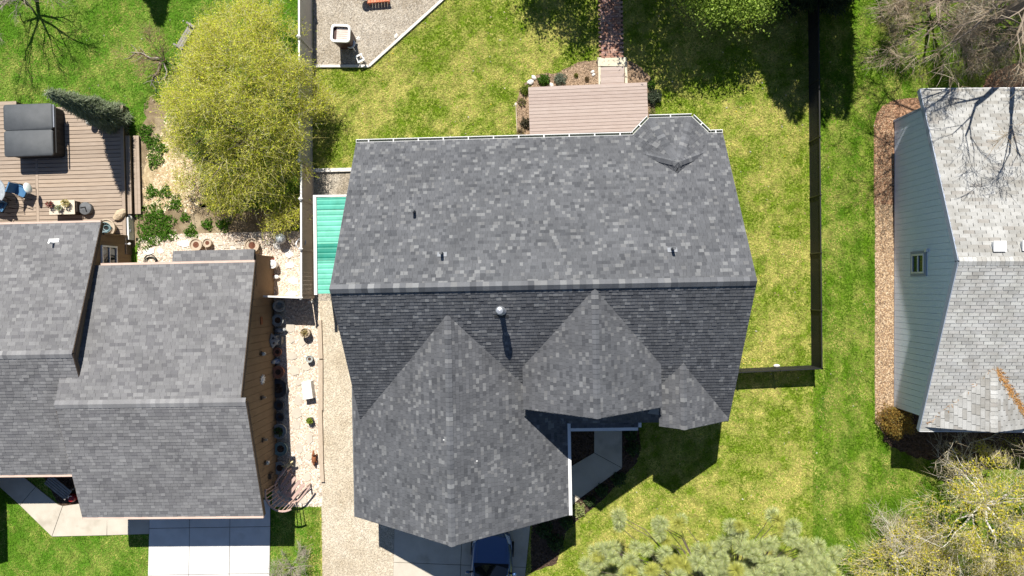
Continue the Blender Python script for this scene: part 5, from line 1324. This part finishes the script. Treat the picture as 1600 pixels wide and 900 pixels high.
bare_tree(1545,36,4.0,'low tangled bare tree in the middle of the bare thicket',23,n0=11,depth=5,r0=0.08,spread=0.66,l0=1.15,shrink=0.74,twig_n=5,flat=1.4,tww=0.013,twl=0.5,mat_='bark_tan',twig_pal=BRN,trunk_h=0.18)
bare_tree(1580,62,3.2,'tangled bare tree at the right frame edge above the white grey roof',24,n0=9,depth=4,r0=0.07,spread=0.66,l0=1.15,shrink=0.74,twig_n=7,flat=1.3,tww=0.013,twl=0.5,mat_='bark_tan',twig_pal=BRN,trunk_h=0.18,lean=(0.4,0.9))
bare_tree(260,95,2.2,'reddish bare twiggy shrub near the weathered bench',31,n0=9,depth=3,r0=0.03,spread=0.45,l0=0.75,twig_n=5,twl=0.35,tww=0.010,twig_pal=[(0.36,0.22,0.15),(0.42,0.28,0.18),(0.30,0.19,0.13)],mat_='bark',name='bare_shrub',trunk_h=0.06,flat=0.6)
# pruned limbs lying on the grass
for k, (a, b, lab) in enumerate((((255,92),(205,82),'grey fallen branch reaching left of the bare shrub'),((252,98),(236,135),'forked grey fallen branch below the bare shrub'),((258,100),(262,138),'thin grey fallen branch beside the dirt patch'))):
    m = MB(); A_, B_ = at(*a), at(*b); d = B_-A_; s_ = Vector((-d.y,d.x,0)).normalized()
    p = [Vector((0,0,0.12)), d*0.35+s_*0.10+Vector((0,0,0.10)), d*0.65-s_*0.06+Vector((0,0,0.06)), d+Vector((0,0,0.03))]
    m.tube(p,[0.04,0.032,0.025,0.012],6)
    for j in range(4):
        q = p[1].lerp(p[3], 0.2+0.2*j); m.tube([q, q+d*0.15+s_*(0.25 if j%2 else -0.25), q+d*0.3+s_*(0.35 if j%2 else -0.38)],[0.018,0.012,0.005],5)
    tag(m.build('fallen_branch','bark_grey',None,A_,smooth=True),lab,'branch','fallen branches by the bare shrub')
bare_tree(457,886,1.0,'grey twiggy bare bush at the bottom edge beside the white driveway',41,n0=14,depth=3,r0=0.02,spread=0.6,l0=0.5,twig_n=6,twl=0.30,tww=0.010,twig_pal=[(0.42,0.37,0.29),(0.5,0.45,0.36),(0.34,0.29,0.22)],mat_='bark_grey',name='bare_shrub',trunk_h=0.05,flat=1.3)
bare_tree(1488,712,1.5,'purplish bare shrub in the dark bed before the white grey roof',42,n0=9,depth=3,r0=0.03,spread=0.5,l0=0.6,twig_n=4,twl=0.25,tww=0.010,twig_pal=[(0.20,0.15,0.16),(0.26,0.20,0.20)],mat_='bark',name='bare_shrub',trunk_h=0.06)

# --- birches, lower right
def birch(px, py, h, label, seed, lean, n0=6, rx=2.2, ry=2.2, z0=1.2, off=(0,0), nC=260):
    t, out, tips = bare_tree(px,py,h,label,seed,n0=n0,depth=4,r0=0.10,spread=0.60,l0=h*0.30,shrink=0.72,twig_n=3,lean=lean,flat=0.9,trunk_h=0.2,curve=0.75,mat_='bark_white',name='birch_tree',tww=0.013,twl=0.5,twig_pal=[(0.50,0.43,0.29),(0.42,0.35,0.24),(0.60,0.54,0.42)],group='birch trees in the lower right')
    g = np.random.default_rng(seed); a = g.uniform(0,2*np.pi,nC); rd = g.uniform(0,1,nC)**0.5*(1+0.15*np.sin(4*a+seed))
    ctr = np.stack([off[0]+rx*rd*np.cos(a),off[1]+ry*rd*np.sin(a),z0+(h-z0)*np.sqrt(np.maximum(0,1-np.minimum(1,rd)**2))*g.uniform(0.3,1.0,nC)],1)
    k = 36; P = np.repeat(ctr,k,axis=0)+g.normal(size=(nC*k,3))*np.array([0.15,0.15,0.12])
    keep = np.repeat(g.random(nC) < 0.66,k)
    leafobj('crown', leaves(P[keep],0.088,[(0.74,0.66,0.05),(0.64,0.61,0.04),(0.78,0.66,0.12),(0.46,0.48,0.05)],g,up=0.3,aspect=0.6), t)
    S = P[g.random(len(P)) < 0.38]; Dd = S-np.array([off[0],off[1],0.8]); Dd /= np.linalg.norm(Dd,axis=1)[:,None]; Dd += g.normal(size=S.shape)*0.6
    leafobj('fine_twigs', strips(S,Dd,g.uniform(0.2,0.55,len(S)),0.010,[(0.66,0.57,0.36),(0.74,0.66,0.46),(0.52,0.44,0.27)],g), t, 'twig')
birch(1508,782,5.2,'white branched birch with yellow buds before the white grey roof',51,(0.5,0.2),n0=7,rx=2.7,ry=2.3,nC=460)
birch(1392,866,2.9,'low white limbed birch beside the blue green pine',52,(-0.3,0.2),n0=6,rx=2.0,ry=1.5,z0=0.8,nC=230)
birch(1545,880,4.4,'white limbed birch in the lower right corner',53,(0.2,-0.2),n0=6,rx=2.4,ry=1.9,nC=300)

# --- conifers
def spruce(px, py, h, r, label, seed, pal, n=5200, name='spruce_tree', group=None, needle=0.16, tiers=None, power=1.0, w=0.016):
    t = thing(name,label,'tree',at(px,py),0,group); g = np.random.default_rng(seed)
    m = MB(); m.tube([(0,0,0),(0,0,h*0.95)],[0.09,0.015],7); m.build('trunk','bark',t,smooth=True)
    z = h*(0.03+0.97*(1-g.uniform(0,1,n)**0.6)); a = g.uniform(0,2*np.pi,n); lobes = 1+0.16*np.sin(5*a+z*4)+0.12*np.sin(3*a-z*7)
    rad = r*np.maximum(0.03,(1-z/h)**power)*lobes*g.uniform(0.35,1.0,n)**0.45
    P = np.stack([rad*np.cos(a),rad*np.sin(a),z],1); D = np.stack([np.cos(a),np.sin(a),g.uniform(-0.3,0.6,n)],1)+g.normal(size=(n,3))*0.45
    V, F, C = strips(P,D,g.uniform(0.6,1.4,n)*needle,w,pal,g,droop=0.05)
    leafobj('crown',(V,F,C),t,'needle'); return t
BLUEG = [(0.24,0.29,0.16),(0.30,0.35,0.21),(0.18,0.23,0.12),(0.36,0.40,0.27)]
spruce(187,189,4.7,0.60,'narrow blue green conifer at the corner of the brown deck',61,BLUEG,n=9000,needle=0.2,w=0.03,power=0.8)
DKG = [(0.035,0.06,0.022),(0.05,0.08,0.03),(0.07,0.10,0.035)]
spruce(236,-72,4.1,0.85,'conifer beyond the top edge whose shadow falls near the bench',62,DKG,n=5000,needle=0.22,w=0.05,power=0.8)
for k, (x, y, h, r) in enumerate(((1196,-12,6.4,0.8),(1217,-15,7.3,1.05),(1258,-14,7.4,1.0),(1290,-10,6.9,0.95))):
    spruce(x,y,h,r,['columnar evergreen beyond the top edge, leftmost of the row shading the fence','columnar evergreen beyond the top edge, second of the row shading the fence','columnar evergreen beyond the top edge, third of the row shading the fence','columnar evergreen beyond the top edge, rightmost of the row shading the fence'][k],70+k,DKG,n=9000,name='columnar_evergreen',group='columnar evergreens shading the wire fence',needle=0.20,w=0.05,power=0.45)
# long needled pine at the bottom edge
pn = thing('pine_tree','blue green long needled pine at the bottom edge of the lawn','tree',at(1125,960))
rr = random.Random(9); g = np.random.default_rng(9); org = at(1125,960)
m = MB(); m.tube([(0,0,0),(0.05,0,2.5),(0,0.05,5.2)],[0.2,0.15,0.03],8); m.build('trunk','bark_grey',pn,smooth=True)
NE = [(0.54,0.60,0.28),(0.62,0.67,0.37),(0.68,0.72,0.46),(0.42,0.49,0.18),(0.60,0.61,0.26)]
YE = [(0.62,0.62,0.17),(0.54,0.56,0.15)]
tuft_parts = []; limbs = MB()
spots = [(1155,821,4.1),(1140,822,4.0),(1160,833,3.9),(1147,838,3.8),(1215,812,3.6),(1240,822,3.7),(1232,840,3.9),(1226,830,3.5),(1100,862,3.9),(1265,858,3.6),(1270,868,3.7),(1300,868,3.2),(1288,878,3.4),
         (968,812,3.2),(1035,818,3.4),(1060,818,3.5),(1030,835,3.3),(950,856,3.4),(935,868,3.3),(925,890,3.2),(958,870,3.6),(1010,858,3.6),(1040,862,3.7),(1070,885,3.9),(1045,880,4.0),(1020,890,4.1),(985,895,3.9),(975,880,3.5),
         (1130,873,4.2),(1150,890,4.4),(1110,895,4.3),(1180,868,4.3),(1165,860,4.1),(1200,850,3.9),(1195,880,4.4),(1225,880,4.2),(1245,890,4.1),(1090,880,4.0),(1125,855,3.8),(1205,895,4.6),(1180,900,4.7),(1060,900,4.2),(1275,892,3.8),(1255,872,3.6),(1300,895,3.6)]
for i in range(46): spots.append((rr.uniform(915,1310), rr.uniform(884,1010), rr.uniform(2.8,4.9)))
for i in range(26): spots.append((rr.uniform(925,1300), rr.uniform(850,905), rr.uniform(2.2,3.0)))
spots = [q for (x,y,z) in spots for q in ([(x,y,z)]+[(x+rr.uniform(-11,11),y+rr.uniform(-9,11),z-rr.uniform(0.05,0.3)) for _ in range(rr.choice((0,1,1,2)))])]
for i, (x, y, z) in enumerate(spots):
    c = at(x,y,z)-org; n = 420; d = g.normal(size=(n,3)); d[:,2] = np.abs(d[:,2])*0.9-0.15; d /= np.linalg.norm(d,axis=1)[:,None]
    ln = rr.uniform(0.27,0.36); P = np.repeat(np.array([list(c)]),n,axis=0)
    tuft_parts.append(strips(P,d,g.uniform(0.8,1.1,n)*ln,0.014,YE if rr.random() < 0.14 else NE,g,droop=0.06))
    base_ = Vector((0,0,max(0.9,c.z-2.4))); hub = Vector((c.x*0.72+rr.uniform(-0.3,0.3),c.y*0.76+rr.uniform(-0.3,0.3),c.z-1.25))
    limbs.tube([base_,base_.lerp(hub,0.5)-Vector((0,0,0.12)),hub,(hub+c)/2+Vector((0,0,0.05)),c+Vector((0,0,-0.03))],[0.030,0.024,0.018,0.013,0.009],5,cap=False)
limbs.build('branches','bark',pn,smooth=True)
leafobj('needles',join(tuft_parts),pn,'needle_soft')

# --- leafy trees beyond the top edge
def leafy(px, py, rx, ry, z0, z1, label, seed, pal, n=9000, size=0.15, group=None):
    t = thing('leafy_tree',label,'tree',at(px,py),0,group); rr = random.Random(seed); g = np.random.default_rng(seed); out = []; tips = []
    out.append(([Vector((0,0,0)),Vector((0,0,z0*0.6)),Vector((0,0,z0))],[0.2,0.17,0.14],6))
    for k in range(7):
        a = k*0.9; grow(rr,Vector((0,0,z0*0.8)),Vector((math.cos(a),math.sin(a),0.8)),(z1-z0)*0.35,0.08,3,0.6,out,tips,up=0.08,shrink=0.7)
    limb_mesh(out,'trunk','bark',t)
    nC = 150; a = g.uniform(0,2*np.pi,nC); rd = g.uniform(0,1,nC)**0.5; zc = (z0+z1)/2; hz = (z1-z0)/2
    ctr = np.stack([rx*rd*np.cos(a),ry*rd*np.sin(a),zc+hz*np.sqrt(1-rd**2*0.9)*g.uniform(-0.9,0.95,nC)],1)
    per = n//nC; P = np.repeat(ctr,per,axis=0)+g.normal(size=(nC*per,3))*np.array([0.36,0.36,0.26])
    leafobj('crown',leaves(P,size,pal,g,up=0.2,aspect=0.6),t); return t
LG_ = [(0.13,0.19,0.045),(0.18,0.24,0.07),(0.09,0.14,0.03),(0.24,0.29,0.11)]
leafy(1040,-78,2.5,2.7,2.0,5.6,'light green leafy tree at the top edge right of the brick path',81,LG_,n=30000,size=0.125)
leafy(1122,16,1.9,1.15,1.5,3.2,'pale green tree poking in at the top edge above the lawn',83,[(0.36,0.50,0.08),(0.44,0.56,0.13),(0.26,0.38,0.05)],n=17000,size=0.11)
leafy(905,-150,3.1,3.0,2.2,5.6,'leafy tree beyond the top edge left of the brick path',82,LG_,n=30000,size=0.125)

# --- shrubs and bed plants
def shrub(px, py, r, h, label, pal, n=500, size=0.09, seed=None, name='shrub', cat='shrub', group=None, upright=False, z0=0.0, stems=10, aspect=0.5):
    t = thing(name,label,cat,at(px,py,z0),0,group); s = seed or int(px*3+py); g = np.random.default_rng(s); rr = random.Random(s)
    m = MB()
    for k in range(stems):
        a = rr.uniform(0,6.28); q = rr.uniform(0.3,0.8)*r; m.tube([(0,0,0),(q*0.4*math.cos(a),q*0.4*math.sin(a),h*0.5),(q*math.cos(a),q*math.sin(a),h*rr.uniform(0.7,0.9))],[0.014,0.010,0.004],4,cap=False)
    m.build('stems','bark',t)
    if upright:
        a = g.uniform(0,6.28,n); q = r*0.35*g.uniform(0,1,n)**0.5; P = np.stack([q*np.cos(a),q*np.sin(a),g.uniform(0,0.3,n)*h],1)
        D = np.stack([np.cos(a)*0.55,np.sin(a)*0.55,np.ones(n)*1.0],1)+g.normal(size=(n,3))*0.22
        leafobj('foliage',strips(P,D,g.uniform(0.6,1.05,n)*h,size,pal,g,droop=0.12),t,'needle')
    else:
        d = g.normal(size=(n,3)); d[:,2] = np.abs(d[:,2]); d /= np.linalg.norm(d,axis=1)[:,None]
        P = d*(g.uniform(0.15,1,n)**0.5)[:,None]*np.array([r,r,h])*(1+0.15*np.sin(d[:,0:1]*6+d[:,1:2]*5)); P[:,2] += 0.03
        leafobj('foliage',leaves(P,size,pal,g,up=0.5,aspect=aspect),t)
    return t
GRN = [(0.07,0.16,0.012),(0.11,0.22,0.02),(0.05,0.11,0.012)]
shrub(850,126.5,0.28,0.35,'bright green rounded shrub in the mulch bed by the deck',GRN,n=700,size=0.08)
shrub(875,124.5,0.30,0.20,'silvery sage green low plant in the mulch bed by the deck',[(0.20,0.24,0.17),(0.26,0.29,0.21),(0.15,0.19,0.12)],n=600,size=0.07)
shrub(900,118,0.10,0.12,'tiny olive green tuft in the mulch bed',[(0.16,0.17,0.03),(0.22,0.21,0.05)],n=140,size=0.06)
shrub(917,124,0.12,0.10,'small withered brown plant in the mulch bed near the steps',[(0.20,0.14,0.06),(0.14,0.10,0.04)],n=90,size=0.07)
shrub(821,141,0.26,0.25,'yellow green low shrub at the left corner of the deck',[(0.20,0.25,0.03),(0.14,0.20,0.02)],n=420,size=0.07)
shrub(816,160,0.22,0.16,'sparse green plant left of the deck',[(0.16,0.19,0.04),(0.24,0.20,0.09)],n=160,size=0.07)
shrub(821,193,0.24,0.30,'dark twiggy plant at the lower left of the deck',[(0.06,0.06,0.035),(0.10,0.085,0.045)],n=320,size=0.08)
shrub(813,208,0.22,0.35,'dry straw coloured grass clump by the back gutter',[(0.46,0.38,0.18),(0.36,0.28,0.12)],n=160,size=0.012,upright=True)
shrub(1021,152,0.36,0.40,'grey green dense shrub at the right end of the deck',[(0.08,0.11,0.06),(0.13,0.16,0.10),(0.05,0.075,0.04)],n=900,size=0.08)
shrub(1019,175,0.18,0.14,'small yellow green plant below the grey green shrub',[(0.22,0.26,0.04),(0.30,0.30,0.10)],n=160,size=0.06)
shrub(1017,133,0.20,0.2,'green plant in the shade right of the steps',GRN,n=260,size=0.08)
for q in ((834,121.5,0.10),(829,128.5,0.13),(926,112.5,0.08),(927.5,117,0.07),(861.5,133.5,0.10),(806,163,0.06)):
    stone(q[0],q[1],q[2],'rock_white',{834:'round white stone near the left end of the mulch bed',829:'long white stone at the left end of the mulch bed',926:'upper of two white stones near the deck steps',927.5:'lower of two white stones near the deck steps',861.5:'white stone between the green shrub and the deck',806:'small white stone on the bed edge left of the deck'}[q[0]],group='white stones in the mulch bed')
shrub(1392,656,0.72,1.35,'bronze upright twiggy shrub at the corner of the pale blue house',[(0.32,0.19,0.045),(0.40,0.26,0.06),(0.22,0.13,0.03),(0.30,0.25,0.07)],n=4200,size=0.10,aspect=0.28,stems=24)
for k, (x, y, lab) in enumerate(((1530,700,'yellow budding shrub in the dark bed, left of two'),(1575,694,'yellow budding shrub in the dark bed, right of two'))):
    shrub(x,y,0.5,0.9,lab,[(0.34,0.31,0.05),(0.42,0.37,0.08)],n=260,size=0.08,group='yellow shrubs in the dark bed')
entry = [(985,678,0.30,'leafy green plant under the porch gutter end'),(988,700,0.34,'leafy green plant midway along the entry walk'),(966,748,0.34,'leafy green plant at the bend of the entry walk'),(940,765,0.30,'leafy green plant below the bend of the entry walk'),(922,782,0.26,'small green plant near the end of the entry walk')]
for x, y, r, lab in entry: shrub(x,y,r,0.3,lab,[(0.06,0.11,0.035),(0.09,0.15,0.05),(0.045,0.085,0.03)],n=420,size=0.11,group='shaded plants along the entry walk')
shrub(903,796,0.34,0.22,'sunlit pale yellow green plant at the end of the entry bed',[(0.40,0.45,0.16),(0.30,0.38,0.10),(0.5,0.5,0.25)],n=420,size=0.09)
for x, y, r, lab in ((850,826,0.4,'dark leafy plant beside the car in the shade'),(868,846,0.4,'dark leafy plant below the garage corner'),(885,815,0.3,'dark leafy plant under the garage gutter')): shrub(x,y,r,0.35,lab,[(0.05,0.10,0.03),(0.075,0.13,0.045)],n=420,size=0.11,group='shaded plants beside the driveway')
gard = [(238,222,0.4),(243,252,0.35),(238,300,0.3),(260,300,0.3),(275,318,0.35),(244,330,0.5),(236,352,0.6),(258,348,0.5),(232,372,0.55),(262,365,0.4),(300,362,0.3),(325,350,0.25),(350,352,0.3),(228,205,0.35),(252,232,0.3),(290,340,0.2)]
gpal = [(0.07,0.19,0.012),(0.10,0.24,0.02),(0.14,0.26,0.03)]
parts = []
for k, (x, y, r) in enumerate(gard):
    c = at(x,y); gg = np.random.default_rng(300+k); n = int(700*r); a = gg.uniform(0,6.28,n); q = r*gg.uniform(0,1,n)**0.6*(1+0.3*np.sin(3*a+k))
    parts.append(leaves(np.stack([c.x+q*np.cos(a),c.y+q*np.sin(a),gg.uniform(0.02,0.14,n)],1),0.12,gpal,gg,up=0.5,aspect=0.4))
o = leafobj('weed_clumps',join(parts)); tag(o,'bright green weed clumps growing in the bare dirt','weeds',kind='stuff')

# --- grass blades, pebbles and chips
def scatter(pix_or_poly, dens, g, minus=()):
    P = np.array(pix_or_poly); lo_, hi_ = P.min(0), P.max(0); n = int((hi_-lo_).prod()*dens)
    Q = g.uniform(lo_,hi_,(n,2)); k = inpoly(Q,pix_or_poly)
    for m in minus: k &= ~inpoly(Q,m)
    return Q[k]
def fbm(Q, s, seed):
    g = np.random.default_rng(seed); v = np.zeros(len(Q)); amp = 1.0; tot = 0
    for o in range(4):
        for _ in range(5):
            a = g.uniform(0,2*np.pi); f = s*(2**o)*g.uniform(0.7,1.3); v += amp*np.sin((Q[:,0]*np.cos(a)+Q[:,1]*np.sin(a))*f+g.uniform(0,6.28))
        tot += amp*amp*2.5; amp *= 0.62
    return v/np.sqrt(tot)
def blades(name, Q, green, straw, mix0, material, label, g, seed, z=0.0, stripes=0.0):
    n = len(Q); Q = Q+(np.abs(Q[:,0:1]-11.95) < 0.5)*g.normal(size=(n,1))*np.array([[0.22,0.0]]); a = g.uniform(0,2*np.pi,n); L = g.uniform(0.05,0.13,n); h = g.uniform(0.015,0.06,n); w = g.uniform(0.010,0.022,n)
    d = np.stack([np.cos(a),np.sin(a)],1); s = np.stack([-d[:,1],d[:,0]],1)
    A = np.concatenate([Q-s*w[:,None],np.full((n,1),z+0.002)],1); B = np.concatenate([Q+s*w[:,None],np.full((n,1),z+0.002)],1)
    T = np.concatenate([Q+d*L[:,None],(z+h)[:,None] if np.ndim(z) else (h+z)[:,None]],1)
    V = np.stack([A,B,T],1).reshape(-1,3); F = np.arange(3*n).reshape(n,3)
    f = fbm(Q,1.7,seed)*0.85+fbm(Q,7.0,seed+1)*0.55+g.normal(size=n)*0.45
    if stripes: f += stripes*np.sin(Q[:,0]*2*np.pi/1.25+0.25*np.sin(Q[:,1]*0.5))
    k = np.clip(mix0+0.42*f,0,1)[:,None]; C = np.array(green)*(1-k)+np.array(straw)*k; C = C*g.uniform(0.6,1.35,n)[:,None]
    o = link(name, fast_mesh(name,V,F,C), material); tag(o,label,'grass',kind='stuff')
g = np.random.default_rng(77)
view = gpoly([(-25,-25),(1625,-25),(1625,925),(-25,925)])
house_fp = [tuple((Matrix.Rotation(R_(1.1),3,'Z') @ Vector((x,y,0)))[:2]) for x,y in ((UL+0.6,VF+0.6),(UR-0.6,VF+0.6),(UR-0.6,VB-0.6),(UL+0.6,VB-0.6))]
others = NOGRASS+[house_fp, gpoly([(-60,170),(190,170),(190,400),(-60,400)])]
xm = at(478,0).x
mainp = [(xm+0.02,view[0][1]),(11.95,view[0][1]),(11.95,view[2][1]),(xm+0.02,view[2][1])]
Q = scatter(mainp,560,g,others); blades('lawn_grass',Q,(0.145,0.228,0.014),(0.53,0.475,0.145),0.40,'blade_main','mottled straw and green lawn grass round the charcoal house',g,5)
rightp = [(11.95,view[0][1]),(view[1][0],view[0][1]),(view[1][0],view[2][1]),(11.95,view[2][1])]
Q = scatter(rightp,460,g,others+[[(15.8,-5.4),(40,-5.4),(40,7.2),(15.8,7.2)]]); blades('lawn_grass',Q,(0.088,0.178,0.010),(0.38,0.38,0.10),0.25,'blade_right','striped green lawn grass beyond the black fence',g,9,stripes=0.6)
leftp = [(view[0][0],view[0][1]),(xm,view[0][1]),(xm,at(0,372).y),(view[0][0],at(0,372).y)]
Q = scatter(leftp,430,g,others+[gpoly([(218,215),(236,150),(262,168),(262,215),(300,255),(318,300),(330,330),(440,330),(450,366),(250,372),(206,385),(206,330)])]); blades('lawn_grass',Q,(0.10,0.215,0.018),(0.38,0.40,0.10),0.34,'blade_left','green garden lawn grass round the yellow tree',g,13,z=0.004)
leftb = [(view[0][0],at(0,738).y),(at(500,0).x,at(0,738).y),(at(500,0).x,view[2][1]),(view[0][0],view[2][1])]
Q = scatter(leftb,480,g,others); blades('lawn_grass',Q,(0.10,0.225,0.016),(0.36,0.40,0.09),0.32,'blade_left','lush green grass in front of the tan house',g,17,z=0.004)
def pebbles(name, Q, r0, r1, pal, material, label, g, z=0.0, flat=0.6, parent=None):
    n = len(Q); base = np.array([[1,0,0],[0,1,0],[-1,0,0],[0,-1,0],[0,0,1.0]]); r = g.uniform(r0,r1,n); a = g.uniform(0,6.28,n); e = g.uniform(0.6,1.0,n)
    V = np.repeat(base[None],n,0)*np.stack([r,r*e,r*flat],1)[:,None,:]
    c, s = np.cos(a)[:,None], np.sin(a)[:,None]; X = V[:,:,0]*c-V[:,:,1]*s; Y = V[:,:,0]*s+V[:,:,1]*c
    V = np.stack([X+Q[:,0:1],Y+Q[:,1:2],V[:,:,2]+z],2).reshape(-1,3); k = (np.arange(n)*5)[:,None,None]
    F = (k+np.array([[0,1,4],[1,2,4],[2,3,4],[3,0,4]])[None]).reshape(-1,3); pal = np.array(pal); C = np.repeat(pal[g.integers(0,len(pal),n)]*g.uniform(0.8,1.2,n)[:,None],4,axis=0)
    o = link(name, fast_mesh(name,V,F,C), material); tag(o,label,'pebbles',kind='stuff')
sy = gpoly([(215,374),(255,368),(498,362),(497,470),(497,788),(428,788),(428,480),(400,440),(400,395),(260,395),(215,440)])
pebbles('pebbles',scatter(sy,420,g),0.018,0.045,[(0.58,0.46,0.36),(0.66,0.57,0.47),(0.50,0.38,0.29),(0.74,0.68,0.60),(0.46,0.38,0.31)],'pebble','pinkish river pebbles of the side yard',g,0.012)
pebbles('pebbles',scatter(gpoly([(507,470),(612,470),(612,900),(509,900)]),300,g,[house_fp]),0.012,0.03,[(0.48,0.42,0.32),(0.56,0.49,0.39),(0.40,0.34,0.25),(0.30,0.25,0.19)],'pebble','tan gravel of the path beside the charcoal house',g,0.010)
pebbles('pebbles',scatter(gpoly([(491,-10),(698,-10),(577,102),(491,102)]),220,g),0.012,0.028,[(0.46,0.42,0.36),(0.36,0.31,0.25),(0.54,0.50,0.44),(0.28,0.24,0.19)],'pebble','grey gravel of the back pad',g,0.010)
pebbles('mulch_chips',scatter(gpoly([(1368,655),(1367,200),(1380,168),(1398,160),(1398,655)]),620,g),0.015,0.045,[(0.36,0.24,0.14),(0.46,0.33,0.20),(0.27,0.17,0.10),(0.52,0.40,0.27)],'chip','bark chips along the pale blue house',g,0.010,0.35)
pebbles('mulch_chips',scatter(gpoly([(941,94),(915,97),(890,106),(870,116),(848,117),(828,126),(814,140),(808,160),(810,190),(808,215),(826,215),(826,138),(936,134)]),500,g),0.012,0.035,[(0.34,0.24,0.16),(0.26,0.18,0.12),(0.42,0.31,0.21)],'chip','bark chips in the bed by the deck',g,0.010,0.35)
Q = scatter(gpoly([(222,270),(232,235),(250,215),(262,170),(280,185),(288,235),(316,275),(322,312),(300,335),(268,322),(250,345),(226,325)]),380,g); Q = Q[fbm(Q,2.2,91) > -0.5]
pebbles('wood_chips',Q,0.02,0.06,[(0.62,0.51,0.34),(0.70,0.60,0.43),(0.50,0.37,0.22),(0.42,0.28,0.16)],'chip','pale wood chips over the bare dirt',g,0.014,0.25)
# needles gathered in the valleys of the worn white grey roof
for k, (a, b, lab) in enumerate((((1556,592),(1640,690),'orange pine needles in the right valley of the worn grey roof'),((1548,596),(1448,662),'thin line of pine needles in the left valley of the worn grey roof'))):
    n = 620 if k == 0 else 30; tt = g.uniform(0.02,1,n); spread_ = (0.075 if k == 0 else 0.04)
    A_ = Vector((PX,-3.1,PZ)); B_ = Vector((19.32,-5.55,2.86)) if k == 0 else Vector((15.15,-5.55,2.86))
    P = np.array(list(A_))+tt[:,None]*np.array(list(B_-A_))+g.normal(size=(n,3))*np.array([spread_,spread_,0.0])
    zm = HZ-np.abs(P[:,1]-HR)*(HZ-HE)/(HR-HF); zp = PZ-np.abs(P[:,0]-PX)*(PZ-2.86)/2.1; P[:,2] = np.maximum(zm,zp)+0.025
    D = g.normal(size=(n,3))*np.array([1,1,0.05]); o = leafobj('pine_needles',strips(P,D,g.uniform(0.06,0.16,n),0.02,[(0.50,0.26,0.08),(0.42,0.20,0.06),(0.56,0.34,0.14)],g,droop=0.0),None,'twig'); tag(o,lab,'needles',kind='stuff')

# fallen leaves and dandelions strewn over the lawns
def litter(name, Q, pal, size, label, cat, z=0.03):
    P = np.concatenate([Q,np.full((len(Q),1),z)],1); o = link(name, fast_mesh(name,*leaves(P,size,pal,g,up=0.75,aspect=0.7)),'leaf'); tag(o,label,cat,kind='stuff')
Q = np.concatenate([scatter(mainp,0.9,g,others),scatter(rightp,0.5,g,others),scatter(leftp,1.0,g,others)])
litter('fallen_leaves',Q,[(0.66,0.58,0.42),(0.46,0.33,0.19),(0.74,0.70,0.60)],0.085,'dry leaf litter strewn over the lawns','leaves')
Q = np.concatenate([scatter(mainp,1.6,g,others),scatter(gpoly([(585,105),(700,5),(730,20),(600,125)]),9,g)]); Q = Q[fbm(Q,1.2,55) > 0.35]
litter('dandelions',Q,[(0.80,0.62,0.03),(0.74,0.66,0.08)],0.06,'yellow dandelions dotted over the back lawn','flowers',0.05)
